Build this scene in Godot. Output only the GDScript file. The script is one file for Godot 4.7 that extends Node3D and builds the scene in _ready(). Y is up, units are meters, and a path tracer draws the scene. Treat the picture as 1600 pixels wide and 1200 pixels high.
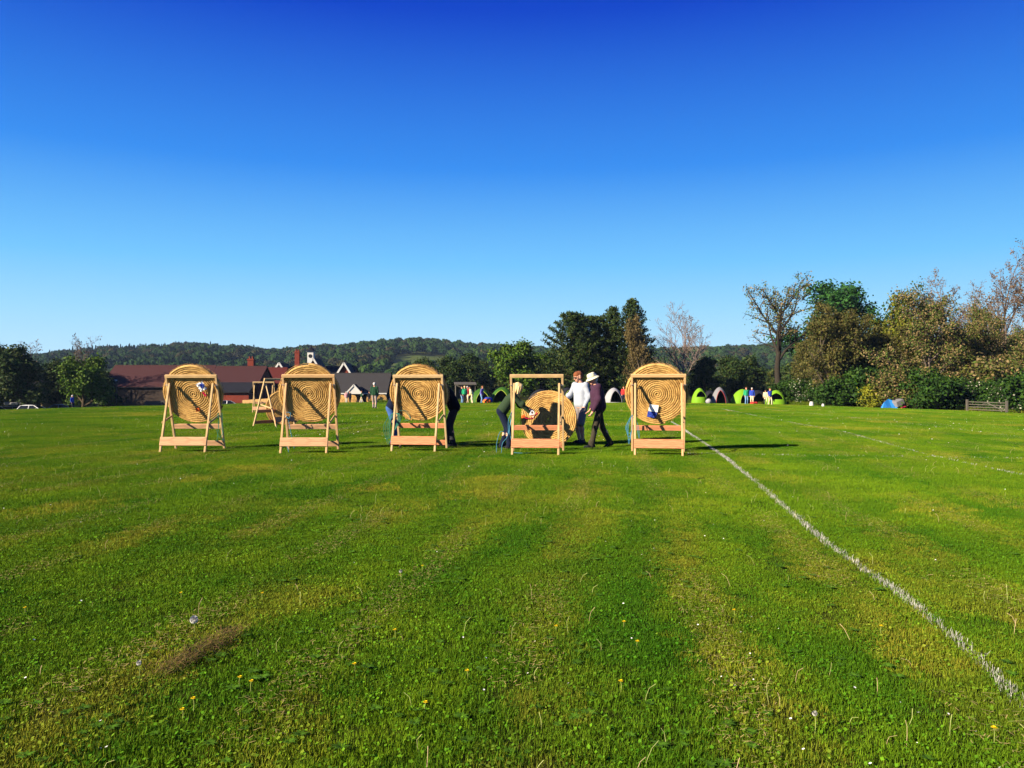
extends Node3D
# Archery field in low sun: straw butts on wooden A-frame stands, people, tents, a school-like building, trees and a wooded hill.
# Units are metres, the photographer stands at the origin and looks along -z.

const EYE := 1.5
const F := 1209.0          # focal length in photograph pixels, used only to lay out real positions

var rng := RandomNumberGenerator.new()
var noise := FastNoiseLite.new()
var noise_b := FastNoiseLite.new()
var taken := {}
var M := {}

# ------------------------------------------------------------------ mesh buffer
class Buf:
	var v := PackedVector3Array()
	var n := PackedVector3Array()
	var c := PackedColorArray()
	var u := PackedVector2Array()
	var i := PackedInt32Array()
	func quad(p0: Vector3, p1: Vector3, p2: Vector3, p3: Vector3, col := Color.WHITE) -> void:
		var nn := (p1 - p0).cross(p3 - p0)
		if nn.length_squared() < 1e-14:
			nn = (p2 - p1).cross(p3 - p1)
		nn = nn.normalized()
		quadn(p0, p1, p2, p3, nn, nn, nn, nn, col)
	func quadn(p0: Vector3, p1: Vector3, p2: Vector3, p3: Vector3, n0: Vector3, n1: Vector3, n2: Vector3, n3: Vector3, col := Color.WHITE) -> void:
		var b := v.size()
		v.append(p0); v.append(p1); v.append(p2); v.append(p3)
		n.append(n0); n.append(n1); n.append(n2); n.append(n3)
		for k in 4: c.append(col)
		u.append(Vector2(0, 0)); u.append(Vector2(1, 0)); u.append(Vector2(1, 1)); u.append(Vector2(0, 1))
		i.append(b); i.append(b + 2); i.append(b + 1)
		i.append(b); i.append(b + 3); i.append(b + 2)
	func tri(p0: Vector3, p1: Vector3, p2: Vector3, col := Color.WHITE) -> void:
		var nn := (p1 - p0).cross(p2 - p0).normalized()
		var b := v.size()
		v.append(p0); v.append(p1); v.append(p2)
		for k in 3:
			n.append(nn); c.append(col); u.append(Vector2.ZERO)
		i.append(b); i.append(b + 2); i.append(b + 1)
	func mesh() -> ArrayMesh:
		var a := []
		a.resize(Mesh.ARRAY_MAX)
		a[Mesh.ARRAY_VERTEX] = v
		a[Mesh.ARRAY_NORMAL] = n
		a[Mesh.ARRAY_COLOR] = c
		a[Mesh.ARRAY_TEX_UV] = u
		a[Mesh.ARRAY_INDEX] = i
		var m := ArrayMesh.new()
		m.add_surface_from_arrays(Mesh.PRIMITIVE_TRIANGLES, a)
		return m

# ------------------------------------------------------------------ layout
func ground_y(x: float, z: float) -> float:
	var r := sqrt(x * x + z * z)
	var rc := minf(r, 130.0)
	var d := 0.9 * pow(rc / 100.0, 3.0) + 0.006 * maxf(0.0, r - 130.0)
	var side := clampf(absf(x) - 15.0, 0.0, 45.0)
	d += side * side * (0.0004 if x < 0 else 0.0009)
	if x < -40.0 and z < -86.0:
		d += 0.42 * smoothstep(0.0, 8.0, -40.0 - x) * smoothstep(0.0, 10.0, -86.0 - z)
	var roll := noise.get_noise_2d(x * 1.1, z * 1.1) * 0.03 * clampf(r / 12.0, 0.0, 1.0) if r < 150.0 else 0.0
	return -d + roll + hill_y(x, z)

const SKYLINE := [[-400, 570], [0, 572], [60, 565], [130, 556], [200, 553], [300, 549], [380, 553], [430, 558], [480, 554], [560, 549], [620, 544], [660, 542], [700, 546], [750, 553], [850, 558], [1000, 558], [1150, 552], [1250, 546], [1400, 541], [1600, 536], [2100, 540]]
func hill_y(x: float, z: float) -> float:
	var d := -z
	if d < 260.0: return 0.0
	var px := x / d * F + 800.0
	var py := 565.0
	for k in SKYLINE.size() - 1:
		if px >= SKYLINE[k][0] and px < SKYLINE[k + 1][0]:
			py = lerpf(SKYLINE[k][1], SKYLINE[k + 1][1], (px - SKYLINE[k][0]) / (SKYLINE[k + 1][0] - SKYLINE[k][0]))
	var top := (600.0 - py) * 900.0 / F + 2.5
	var t := smoothstep(260.0, 900.0, d)
	var back := smoothstep(930.0, 1300.0, d)
	return top * pow(t, 0.9) * (1.0 - 0.5 * back) + 5.0 * t

func gx(px: float, d: float) -> float:
	return (px - 800.0) / F * d
func on(px: float, d: float) -> Vector3:      # a spot on the ground, d metres ahead
	var x := gx(px, d)
	return Vector3(x, ground_y(x, -d), -d)
func near(px: float, py: float) -> Vector3:   # a spot on the near, level ground
	var d := EYE * F / (py - 600.0)
	return on(px, d)

# ------------------------------------------------------------------ nodes
func numbered(s: String) -> String:
	if not taken.has(s):
		taken[s] = 0
		return s
	taken[s] += 1
	return "%s_%03d" % [s, taken[s]]
func tag(o: Node, label: String, category: String, group := "", kind := "") -> Node:
	if label: o.set_meta("label", label)
	if category: o.set_meta("category", category)
	if group: o.set_meta("group", group)
	if kind: o.set_meta("kind", kind)
	return o
func thing(called: String, at: Vector3, turn: float, label: String, category: String, group := "") -> Node3D:
	var o := Node3D.new()
	o.name = numbered(called)
	add_child(o)
	o.position = at
	o.rotation.y = turn
	tag(o, label, category, group)
	return o
func put(called: String, mesh: Mesh, mat: Material, parent: Node = null, at := Transform3D.IDENTITY) -> MeshInstance3D:
	var o := MeshInstance3D.new()
	o.mesh = mesh
	o.material_override = mat
	o.cast_shadow = GeometryInstance3D.SHADOW_CASTING_SETTING_ON
	o.name = numbered(called) if parent == null else called
	(self if parent == null else parent).add_child(o, true)
	o.transform = at
	return o
func structure(called: String, mesh: Mesh, mat: Material, label := "") -> MeshInstance3D:
	var o := put(called, mesh, mat)
	tag(o, label, "", "", "structure")
	return o
func scatter(called: String, mesh: Mesh, mat: Material, places: Array, colors: PackedColorArray, label: String, category: String, parent: Node = null) -> MultiMeshInstance3D:
	var mm := MultiMesh.new()
	mm.transform_format = MultiMesh.TRANSFORM_3D
	mm.use_colors = true
	mm.mesh = mesh
	mm.instance_count = places.size()
	for k in places.size():
		mm.set_instance_transform(k, places[k])
		mm.set_instance_color(k, colors[k])
	var o := MultiMeshInstance3D.new()
	o.multimesh = mm
	o.material_override = mat
	o.name = numbered(called) if parent == null else called
	(self if parent == null else parent).add_child(o, true)
	o.set_meta("kind", "stuff")
	if label: o.set_meta("label", label)
	if category and parent == null: o.set_meta("category", category)
	return o

# ------------------------------------------------------------------ materials
func flat(r: float, g: float, b: float, rough := 0.8, metal := 0.0) -> StandardMaterial3D:   # linear base colour
	var m := StandardMaterial3D.new()
	m.albedo_color = Color(r, g, b).linear_to_srgb()
	m.roughness = rough
	m.metallic = metal
	if rough > 0.5: m.metallic_specular = 0.2
	return m
func painted(rough := 0.8) -> StandardMaterial3D:
	var m := StandardMaterial3D.new()
	m.vertex_color_use_as_albedo = true
	m.roughness = rough
	m.metallic_specular = 0.15
	return m
func leafy(back := 0.5, rough := 0.6) -> StandardMaterial3D:
	var m := painted(rough)
	m.backlight_enabled = true
	m.backlight = Color(back, back, back * 0.6)
	m.metallic_specular = 0.22
	return m
func image_of(w: int, h: int, f: Callable) -> ImageTexture:
	var im := Image.create(w, h, false, Image.FORMAT_RGB8)
	for y in h:
		for x in w:
			im.set_pixel(x, y, f.call(x, y))
	return ImageTexture.create_from_image(im)
func grained(r: float, g: float, b: float, sx: float, sy: float, depth: float, rough := 0.85, size := 1.0) -> StandardMaterial3D:
	# triplanar noise tone, stretched by sx across and sy along; wraps without a seam
	var nz := FastNoiseLite.new()
	nz.seed = int(r * 9999.0) + int(g * 777.0) + int(sx)
	nz.frequency = 1.0
	nz.fractal_octaves = 4
	var base := Color(r, g, b)
	var tex := image_of(160, 160, func(x, y):
		var a: float = TAU * x / 160.0
		var e: float = TAU * y / 160.0
		var q: float = nz.get_noise_3d(cos(a) * sx, sin(a) * sx + 31.0, cos(e) * sy + sin(e) * sy * 0.7)
		var w: float = clampf(1.0 + depth * 2.0 * q, 0.25, 1.9)
		return Color(base.r * w, base.g * w, base.b * w).linear_to_srgb())
	var m := StandardMaterial3D.new()
	m.albedo_texture = tex
	m.uv1_triplanar = true
	m.uv1_scale = Vector3.ONE * size
	m.roughness = rough
	m.metallic_specular = 0.2
	return m

# ------------------------------------------------------------------ solid shapes
func box_into(b: Buf, t: Transform3D, s: Vector3, bevel := 0.004, col := Color.WHITE) -> void:
	var h := s * 0.5
	var e := minf(bevel, minf(h.x, minf(h.y, h.z)) * 0.6)
	# corner points: for each sign triple three points, one on each face
	var P := {}
	for sx in [-1, 1]:
		for sy in [-1, 1]:
			for sz in [-1, 1]:
				P[[sx, sy, sz, 0]] = t * Vector3(sx * h.x, sy * (h.y - e), sz * (h.z - e))
				P[[sx, sy, sz, 1]] = t * Vector3(sx * (h.x - e), sy * h.y, sz * (h.z - e))
				P[[sx, sy, sz, 2]] = t * Vector3(sx * (h.x - e), sy * (h.y - e), sz * h.z)
	for s1 in [-1, 1]:
		_face(b, [P[[s1, -1, -1, 0]], P[[s1, 1, -1, 0]], P[[s1, 1, 1, 0]], P[[s1, -1, 1, 0]]], t.basis * Vector3(s1, 0, 0), col)
		_face(b, [P[[-1, s1, -1, 1]], P[[1, s1, -1, 1]], P[[1, s1, 1, 1]], P[[-1, s1, 1, 1]]], t.basis * Vector3(0, s1, 0), col)
		_face(b, [P[[-1, -1, s1, 2]], P[[1, -1, s1, 2]], P[[1, 1, s1, 2]], P[[-1, 1, s1, 2]]], t.basis * Vector3(0, 0, s1), col)
		for s2 in [-1, 1]:
			_face(b, [P[[s1, s2, -1, 0]], P[[s1, s2, 1, 0]], P[[s1, s2, 1, 1]], P[[s1, s2, -1, 1]]], t.basis * Vector3(s1, s2, 0), col)
			_face(b, [P[[s1, -1, s2, 0]], P[[s1, 1, s2, 0]], P[[s1, 1, s2, 2]], P[[s1, -1, s2, 2]]], t.basis * Vector3(s1, 0, s2), col)
			_face(b, [P[[-1, s1, s2, 1]], P[[1, s1, s2, 1]], P[[1, s1, s2, 2]], P[[-1, s1, s2, 2]]], t.basis * Vector3(0, s1, s2), col)
			for s3 in [-1, 1]:
				var a: Vector3 = P[[s1, s2, s3, 0]]
				var bb: Vector3 = P[[s1, s2, s3, 1]]
				var cc: Vector3 = P[[s1, s2, s3, 2]]
				if (bb - a).cross(cc - a).dot(t.basis * Vector3(s1, s2, s3)) > 0: b.tri(a, bb, cc, col)
				else: b.tri(a, cc, bb, col)
func _face(b: Buf, q: Array, out: Vector3, col: Color) -> void:
	var nn: Vector3 = (q[1] - q[0]).cross(q[3] - q[0])
	if nn.dot(out) >= 0: b.quad(q[0], q[1], q[2], q[3], col)
	else: b.quad(q[3], q[2], q[1], q[0], col)
func box_mesh(s: Vector3, bevel := 0.004) -> ArrayMesh:
	var b := Buf.new()
	box_into(b, Transform3D.IDENTITY, s, bevel)
	return b.mesh()
func along(a: Vector3, b: Vector3, front: Vector3) -> Transform3D:   # y from a to b, z as near to front as can be, origin in the middle
	var y := (b - a).normalized()
	var x := y.cross(front).normalized()
	return Transform3D(Basis(x, y, x.cross(y)), (a + b) * 0.5)
func beam(called: String, parent: Node, a: Vector3, b: Vector3, w: float, t: float, mat: Material, front := Vector3.BACK, bevel := 0.005) -> MeshInstance3D:
	return put(called, box_mesh(Vector3(w, a.distance_to(b), t), bevel), mat, parent, along(a, b, front))
func tube_into(b: Buf, pts: PackedVector3Array, radii: PackedFloat32Array, sides := 6, col := Color.WHITE, cap := true) -> void:
	var nn := pts.size()
	var up := Vector3.UP
	var prev: Array = []
	var prevn: Array = []
	for k in nn:
		var dir := (pts[mini(k + 1, nn - 1)] - pts[maxi(k - 1, 0)]).normalized()
		if absf(dir.dot(up)) > 0.95: up = Vector3.RIGHT if absf(dir.x) < 0.9 else Vector3.BACK
		var x := dir.cross(up).normalized()
		up = x.cross(dir)
		var ring := []
		var rn := []
		for s in sides:
			var a := TAU * s / sides
			var o := x * cos(a) + up * sin(a)
			rn.append(o)
			ring.append(pts[k] + o * radii[k])
		if k > 0:
			for s in sides:
				var s2 := (s + 1) % sides
				b.quadn(prev[s2], prev[s], ring[s], ring[s2], prevn[s2], prevn[s], rn[s], rn[s2], col)
		if cap and (k == 0 or k == nn - 1):
			for s in range(1, sides - 1):
				if k == 0: b.tri(ring[0], ring[s], ring[s + 1], col)
				else: b.tri(ring[0], ring[s + 1], ring[s], col)
		prev = ring
		prevn = rn
func rope(pts: Array, r: float, steps := 5, sides := 5) -> ArrayMesh:   # smooth tube through the points
	var cv := Curve3D.new()
	for k in pts.size():
		var t: Vector3 = (pts[mini(k + 1, pts.size() - 1)] - pts[maxi(k - 1, 0)]) / 6.0
		cv.add_point(pts[k], -t, t)
	var out := PackedVector3Array()
	for k in (pts.size() - 1) * steps + 1:
		out.append(cv.samplef(float(k) / steps))
	var rad := PackedFloat32Array()
	rad.resize(out.size())
	rad.fill(r)
	var b := Buf.new()
	tube_into(b, out, rad, sides)
	return b.mesh()
func lathe_into(b: Buf, prof: Array, at: Transform3D, sides := 20, col := Color.WHITE) -> void:   # prof: [radius, height] from bottom to top
	for k in prof.size() - 1:
		var r0: float = prof[k][0]
		var r1: float = prof[k + 1][0]
		var y0: float = prof[k][1]
		var y1: float = prof[k + 1][1]
		var sl := Vector2(y1 - y0, r0 - r1).normalized()
		for s in sides:
			var a0 := TAU * s / sides
			var a1 := TAU * (s + 1) / sides
			var d0 := Vector3(sin(a0), 0, cos(a0))
			var d1 := Vector3(sin(a1), 0, cos(a1))
			var n0 := at.basis * (d0 * sl.x + Vector3.UP * sl.y).normalized()
			var n1 := at.basis * (d1 * sl.x + Vector3.UP * sl.y).normalized()
			b.quadn(at * (d0 * r0 + Vector3.UP * y0), at * (d1 * r0 + Vector3.UP * y0), at * (d1 * r1 + Vector3.UP * y1), at * (d0 * r1 + Vector3.UP * y1), n0, n1, n1, n0, col)
func prism_into(b: Buf, poly: PackedVector2Array, t: Transform3D, depth: float, col := Color.WHITE) -> void:  # counter-clockwise outline in x,y pushed along z, centred
	var h := Vector3(0, 0, depth * 0.5)
	var idx := Geometry2D.triangulate_polygon(poly)
	for k in range(0, idx.size(), 3):
		var p: Array = []
		for q in 3: p.append(Vector3(poly[idx[k + q]].x, poly[idx[k + q]].y, 0))
		if (p[1] - p[0]).cross(p[2] - p[0]).z < 0: p.reverse()
		b.tri(t * (p[0] + h), t * (p[1] + h), t * (p[2] + h), col)
		b.tri(t * (p[2] - h), t * (p[1] - h), t * (p[0] - h), col)
	for k in poly.size():
		var p0 := Vector3(poly[k].x, poly[k].y, 0)
		var p1 := Vector3(poly[(k + 1) % poly.size()].x, poly[(k + 1) % poly.size()].y, 0)
		b.quad(t * (p0 - h), t * (p1 - h), t * (p1 + h), t * (p0 + h), col)
func prism(poly: PackedVector2Array, depth: float) -> ArrayMesh:
	var b := Buf.new()
	prism_into(b, poly, Transform3D.IDENTITY, depth)
	return b.mesh()

# ------------------------------------------------------------------ surface nets over smooth joined tapered capsules
# bone: [a, b, radius a, radius b]
func nets_into(out: Buf, bones: Array, cell: float, k: float, col: Color) -> void:
	var lo := Vector3.ONE * 1e9
	var hi := -lo
	for q in bones:
		var m: float = maxf(q[2], q[3]) + cell * 3.0
		lo = lo.min(q[0] - Vector3.ONE * m).min(q[1] - Vector3.ONE * m)
		hi = hi.max(q[0] + Vector3.ONE * m).max(q[1] + Vector3.ONE * m)
	var nx := int((hi.x - lo.x) / cell) + 2
	var ny := int((hi.y - lo.y) / cell) + 2
	var nz := int((hi.z - lo.z) / cell) + 2
	var g := PackedFloat32Array()
	g.resize(nx * ny * nz)
	g.fill(1.0)
	for q in bones:
		var a: Vector3 = q[0]
		var ba: Vector3 = q[1] - a
		var ra: float = q[2]
		var rd: float = q[3] - ra
		var bb := maxf(ba.length_squared(), 1e-9)
		var m := maxf(ra, q[3]) + k + cell * 2.0
		var l3 := ((a.min(q[1]) - Vector3.ONE * m - lo) / cell).floor()
		var h3 := ((a.max(q[1]) + Vector3.ONE * m - lo) / cell).ceil()
		for z in range(maxi(0, int(l3.z)), mini(nz, int(h3.z) + 1)):
			for y in range(maxi(0, int(l3.y)), mini(ny, int(h3.y) + 1)):
				var row := (z * ny + y) * nx
				for x in range(maxi(0, int(l3.x)), mini(nx, int(h3.x) + 1)):
					var pa := lo + Vector3(x, y, z) * cell - a
					var t := clampf(pa.dot(ba) / bb, 0.0, 1.0)
					var d := (pa - ba * t).length() - (ra + rd * t)
					var old := g[row + x]
					var hh := maxf(k - absf(old - d), 0.0) / k
					g[row + x] = minf(old, d) - hh * hh * k * 0.25
	var id := PackedInt32Array()
	id.resize(nx * ny * nz)
	id.fill(-1)
	var far := cell * 2.2
	for z in nz - 1:
		for y in ny - 1:
			var row := (z * ny + y) * nx
			for x in nx - 1:
				var o := row + x
				if g[o] > far or g[o] < -far: continue
				var w := [g[o], g[o + 1], g[o + nx], g[o + nx + 1], g[o + nx * ny], g[o + nx * ny + 1], g[o + nx * ny + nx], g[o + nx * ny + nx + 1]]
				var neg := 0
				for q in 8:
					if w[q] < 0.0: neg += 1
				if neg == 0 or neg == 8: continue
				var s := Vector3.ZERO
				var cnt := 0
				for e in EDGES:
					var w0: float = w[e[0]]
					var w1: float = w[e[1]]
					if (w0 < 0.0) != (w1 < 0.0):
						s += CORNER[e[0]].lerp(CORNER[e[1]], w0 / (w0 - w1))
						cnt += 1
				s /= cnt
				var nn := Vector3(w[1] + w[3] + w[5] + w[7] - w[0] - w[2] - w[4] - w[6], w[2] + w[3] + w[6] + w[7] - w[0] - w[1] - w[4] - w[5], w[4] + w[5] + w[6] + w[7] - w[0] - w[1] - w[2] - w[3]).normalized()
				id[o] = out.v.size()
				out.v.append(lo + (Vector3(x, y, z) + s) * cell)
				out.n.append(nn)
				out.c.append(col)
				out.u.append(Vector2.ZERO)
	var st := [1, nx, nx * ny]
	for z in range(1, nz - 1):
		for y in range(1, ny - 1):
			var row := (z * ny + y) * nx
			for x in range(1, nx - 1):
				var o := row + x
				if id[o] < 0: continue
				var inside := g[o] < 0.0
				for ax in 3:
					if inside == (g[o + st[ax]] < 0.0): continue
					var b1: int = st[(ax + 1) % 3]
					var b2: int = st[(ax + 2) % 3]
					var i0 := id[o]
					var i1 := id[o - b1]
					var i2 := id[o - b1 - b2]
					var i3 := id[o - b2]
					if i1 < 0 or i2 < 0 or i3 < 0: continue
					if not inside: out.i.append_array(PackedInt32Array([i0, i1, i2, i0, i2, i3]))
					else: out.i.append_array(PackedInt32Array([i0, i2, i1, i0, i3, i2]))
const EDGES := [[0, 1], [2, 3], [4, 5], [6, 7], [0, 2], [1, 3], [4, 6], [5, 7], [0, 4], [1, 5], [2, 6], [3, 7]]
const CORNER := [Vector3(0, 0, 0), Vector3(1, 0, 0), Vector3(0, 1, 0), Vector3(1, 1, 0), Vector3(0, 0, 1), Vector3(1, 0, 1), Vector3(0, 1, 1), Vector3(1, 1, 1)]

# ------------------------------------------------------------------ archery things
func straw_tone(k: float) -> Color:
	var a := Color(0.50, 0.31, 0.105).lerp(Color(0.20, 0.105, 0.03), clampf(k, 0.0, 1.0))
	return a
func make_butt_meshes(kind: int) -> Array:
	# one straw rope, oval in section, wound into a flat spiral and stitched every few centimetres
	var b := Buf.new()
	var R := 0.68
	var pitch: float = [0.044, 0.0425, 0.0455][kind]
	var seed_off := kind * 77.0
	var turns := R / pitch
	var ang := 0.22 * TAU
	var prev := []
	var prevn := []
	var run := 0.0
	while ang < turns * TAU:
		var r := pitch * ang / TAU
		var step := clampf(0.02 / maxf(r, 0.03), 0.03, 0.5)
		var dir := Vector3(cos(ang), sin(ang), 0)
		var pin := pow(absf(sin(run * PI / 0.055)), 0.55)
		var wob := noise.get_noise_2d(run * 22.0 + seed_off, r * 40.0)
		var half := pitch * (0.42 + 0.11 * pin + 0.06 * wob)
		var deep := 0.056 + 0.010 * pin + 0.014 * noise_b.get_noise_2d(run * 9.0 + seed_off, r * 30.0)
		var tone := straw_tone(0.22 + 0.95 * noise.get_noise_2d(run * 90.0, r * 120.0) + 0.45 * noise_b.get_noise_2d(run * 5.0 + seed_off, r * 8.0) + 0.07 * kind)
		var ring := []
		var rn := []
		for s in 10:
			var a := TAU * s / 10.0
			var cx := signf(cos(a)) * pow(absf(cos(a)), 0.8)
			var cz := signf(sin(a)) * pow(absf(sin(a)), 0.66)
			ring.append(dir * (r + cx * half) + Vector3(0, 0, cz * deep))
			rn.append((dir * cos(a) + Vector3(0, 0, sin(a))).normalized())
		if prev.size() > 0:
			for s in 10:
				var s2 := (s + 1) % 10
				b.quadn(prev[s], ring[s], ring[s2], prev[s2], prevn[s], rn[s], rn[s2], prevn[s2], tone)
		else:
			for s in range(1, 9): b.tri(ring[0], ring[s], ring[s + 1], tone)
		prev = ring
		prevn = rn
		ang += step
		run += step * r
	# stray straws
	var w := Buf.new()
	for k in 2200:
		var rim := k % 4 == 0
		var a := rng.randf() * TAU
		var r := R * sqrt(rng.randf_range(0.02, 0.98))
		var p := Vector3(cos(a) * r, sin(a) * r, 0.064)
		var tn := Vector3(-sin(a), cos(a), 0)
		var d := (tn + Vector3(rng.randf_range(-0.35, 0.35), rng.randf_range(-0.35, 0.35), rng.randf_range(0.02, 0.22))).normalized()
		if rim:
			p = Vector3(cos(a), sin(a), 0) * (R + 0.008) + Vector3(0, 0, rng.randf_range(-0.05, 0.05))
			d = (tn * 0.9 + Vector3(cos(a), sin(a), 0) * rng.randf_range(0.05, 0.5) + Vector3(0, 0, rng.randf_range(-0.4, 0.4))).normalized()
		elif k % 5 == 1:
			p.z = -0.064
			d.z = -d.z
		var l := rng.randf_range(0.015, 0.065)
		var sd := d.cross(Vector3(0.3, 0.2, 0.9)).normalized() * 0.0016
		w.quad(p - sd, p + sd, p + d * l + sd * 0.4, p + d * l - sd * 0.4, straw_tone(rng.randf_range(-0.2, 0.9)))
	return [b.mesh(), w.mesh()]
var butt_meshes := []
func straw_butt(at: Transform3D, label: String, spin := 0.0) -> Node3D:
	var o := thing("straw_target_butt", Vector3.ZERO, 0.0, label, "archery butt", "round straw archery butts")
	o.transform = at * Transform3D(Basis(Vector3.BACK, spin), Vector3.ZERO)
	var kind: Array = butt_meshes[int(taken["straw_target_butt"]) % 3]
	put("coiled_straw", kind[0], M.straw, o)
	var w := put("loose_straw", kind[1], M.straw, o)
	w.set_meta("kind", "stuff")
	return o

# stand local frame: far foot line at z = 0, leaning towards +z; props stand nearer, at z = 0.98
const LEAN := 0.31
func frame_point(x: float, y: float, off := 0.0) -> Vector3:
	return Vector3(x, y, LEAN * y) + Vector3(0, -LEAN, 1).normalized() * off
func target_stand(at: Vector3, turn: float, pale: bool, label: String) -> Node3D:
	var o := thing("target_stand", at, turn, label, "target stand", "wooden target stands")
	var wood: Material = [M.pine, M.pine_warm, M.pine_grey][int(taken.get("target_stand", 0)) % 3]
	var board: Material = M.board_pale if pale else M.board
	var front := Vector3(0, -LEAN, 1).normalized()
	for s in [-1, 1]:
		beam("upright", o, frame_point(s * 0.562, -0.03), frame_point(s * 0.562, 1.655), 0.046, 0.05, wood, front)
	beam("top_bar", o, frame_point(-0.587, 1.69), frame_point(0.587, 1.69), 0.07, 0.053, wood, front)
	beam("rest_board", o, frame_point(-0.538, 0.54, -0.008), frame_point(0.538, 0.54, -0.008), 0.11, 0.05, board, front)
	beam("foot_board", o, frame_point(-0.538, 0.145, 0.0), frame_point(0.538, 0.145, 0.0), 0.125, 0.03, board, front)
	var hinge := Vector3(0, 1.53, LEAN * 1.53 + 0.035)
	var foot := Vector3(0, -0.03, 0.99)
	var pf := (foot - hinge).cross(Vector3.RIGHT).normalized()
	if pf.z < 0: pf = -pf
	for s in [-1, 1]:
		var off := Vector3(s * 0.492, 0, 0)
		beam("prop_leg", o, foot + off, hinge + off, 0.044, 0.046, wood, pf)
		# bolt through prop and upright
		var bb := Buf.new()
		tube_into(bb, PackedVector3Array([Vector3(s * 0.46, 1.49, LEAN * 1.49 + 0.046), Vector3(s * 0.594, 1.49, LEAN * 1.49 + 0.046)]), PackedFloat32Array([0.007, 0.007]), 6)
		put("hinge_bolt", bb.mesh(), M.steel, o)
		# stay bar that keeps the prop from sliding
		var a := frame_point(s * 0.527, 0.80, 0.02)
		var c := foot.lerp(hinge, 0.44) + Vector3(s * 0.527, 0, 0.02)
		beam("stay_bar", o, a, c, 0.024, 0.045, wood, Vector3.UP)
	var q0 := foot.lerp(hinge, 0.115)
	var q1 := foot.lerp(hinge, 0.235)
	var qm := (q0 + q1) * 0.5 + pf * 0.034
	beam("prop_board", o, qm + Vector3(-0.516, 0, 0), qm + Vector3(0.516, 0, 0), q0.distance_to(q1), 0.022, board, pf)
	return o
func butt_on_stand(at: Vector3, turn: float, label: String, dx := 0.0, dy := 0.0, spin := 0.0) -> Node3D:
	var t := Transform3D(Basis(Vector3.UP, turn), at)
	var c := frame_point(dx, 1.275 + dy, -0.028 - 0.070)
	var tilt := Basis(Vector3.RIGHT, atan(LEAN))
	return straw_butt(t * Transform3D(tilt, c), label, spin)
func cord(label: String, mat: Material, strands: Array, at: Vector3, turn: float, r := 0.007) -> void:
	var o := thing("guy_cord", at, turn, label, "cord", "cords hanging from the stands")
	for s in strands:
		put("strand", rope(s, r), mat, o)

# ------------------------------------------------------------------ people
func elbow(a: Vector3, c: Vector3, l1: float, l2: float, hint: Vector3) -> Vector3:
	var d := clampf(a.distance_to(c), 0.02, (l1 + l2) * 0.999)
	var dir := (c - a).normalized()
	var x := (l1 * l1 - l2 * l2 + d * d) / (2.0 * d)
	var h := sqrt(maxf(l1 * l1 - x * x, 0.0))
	var side := (hint - dir * hint.dot(dir)).normalized()
	return a + dir * x + side * h
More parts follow.
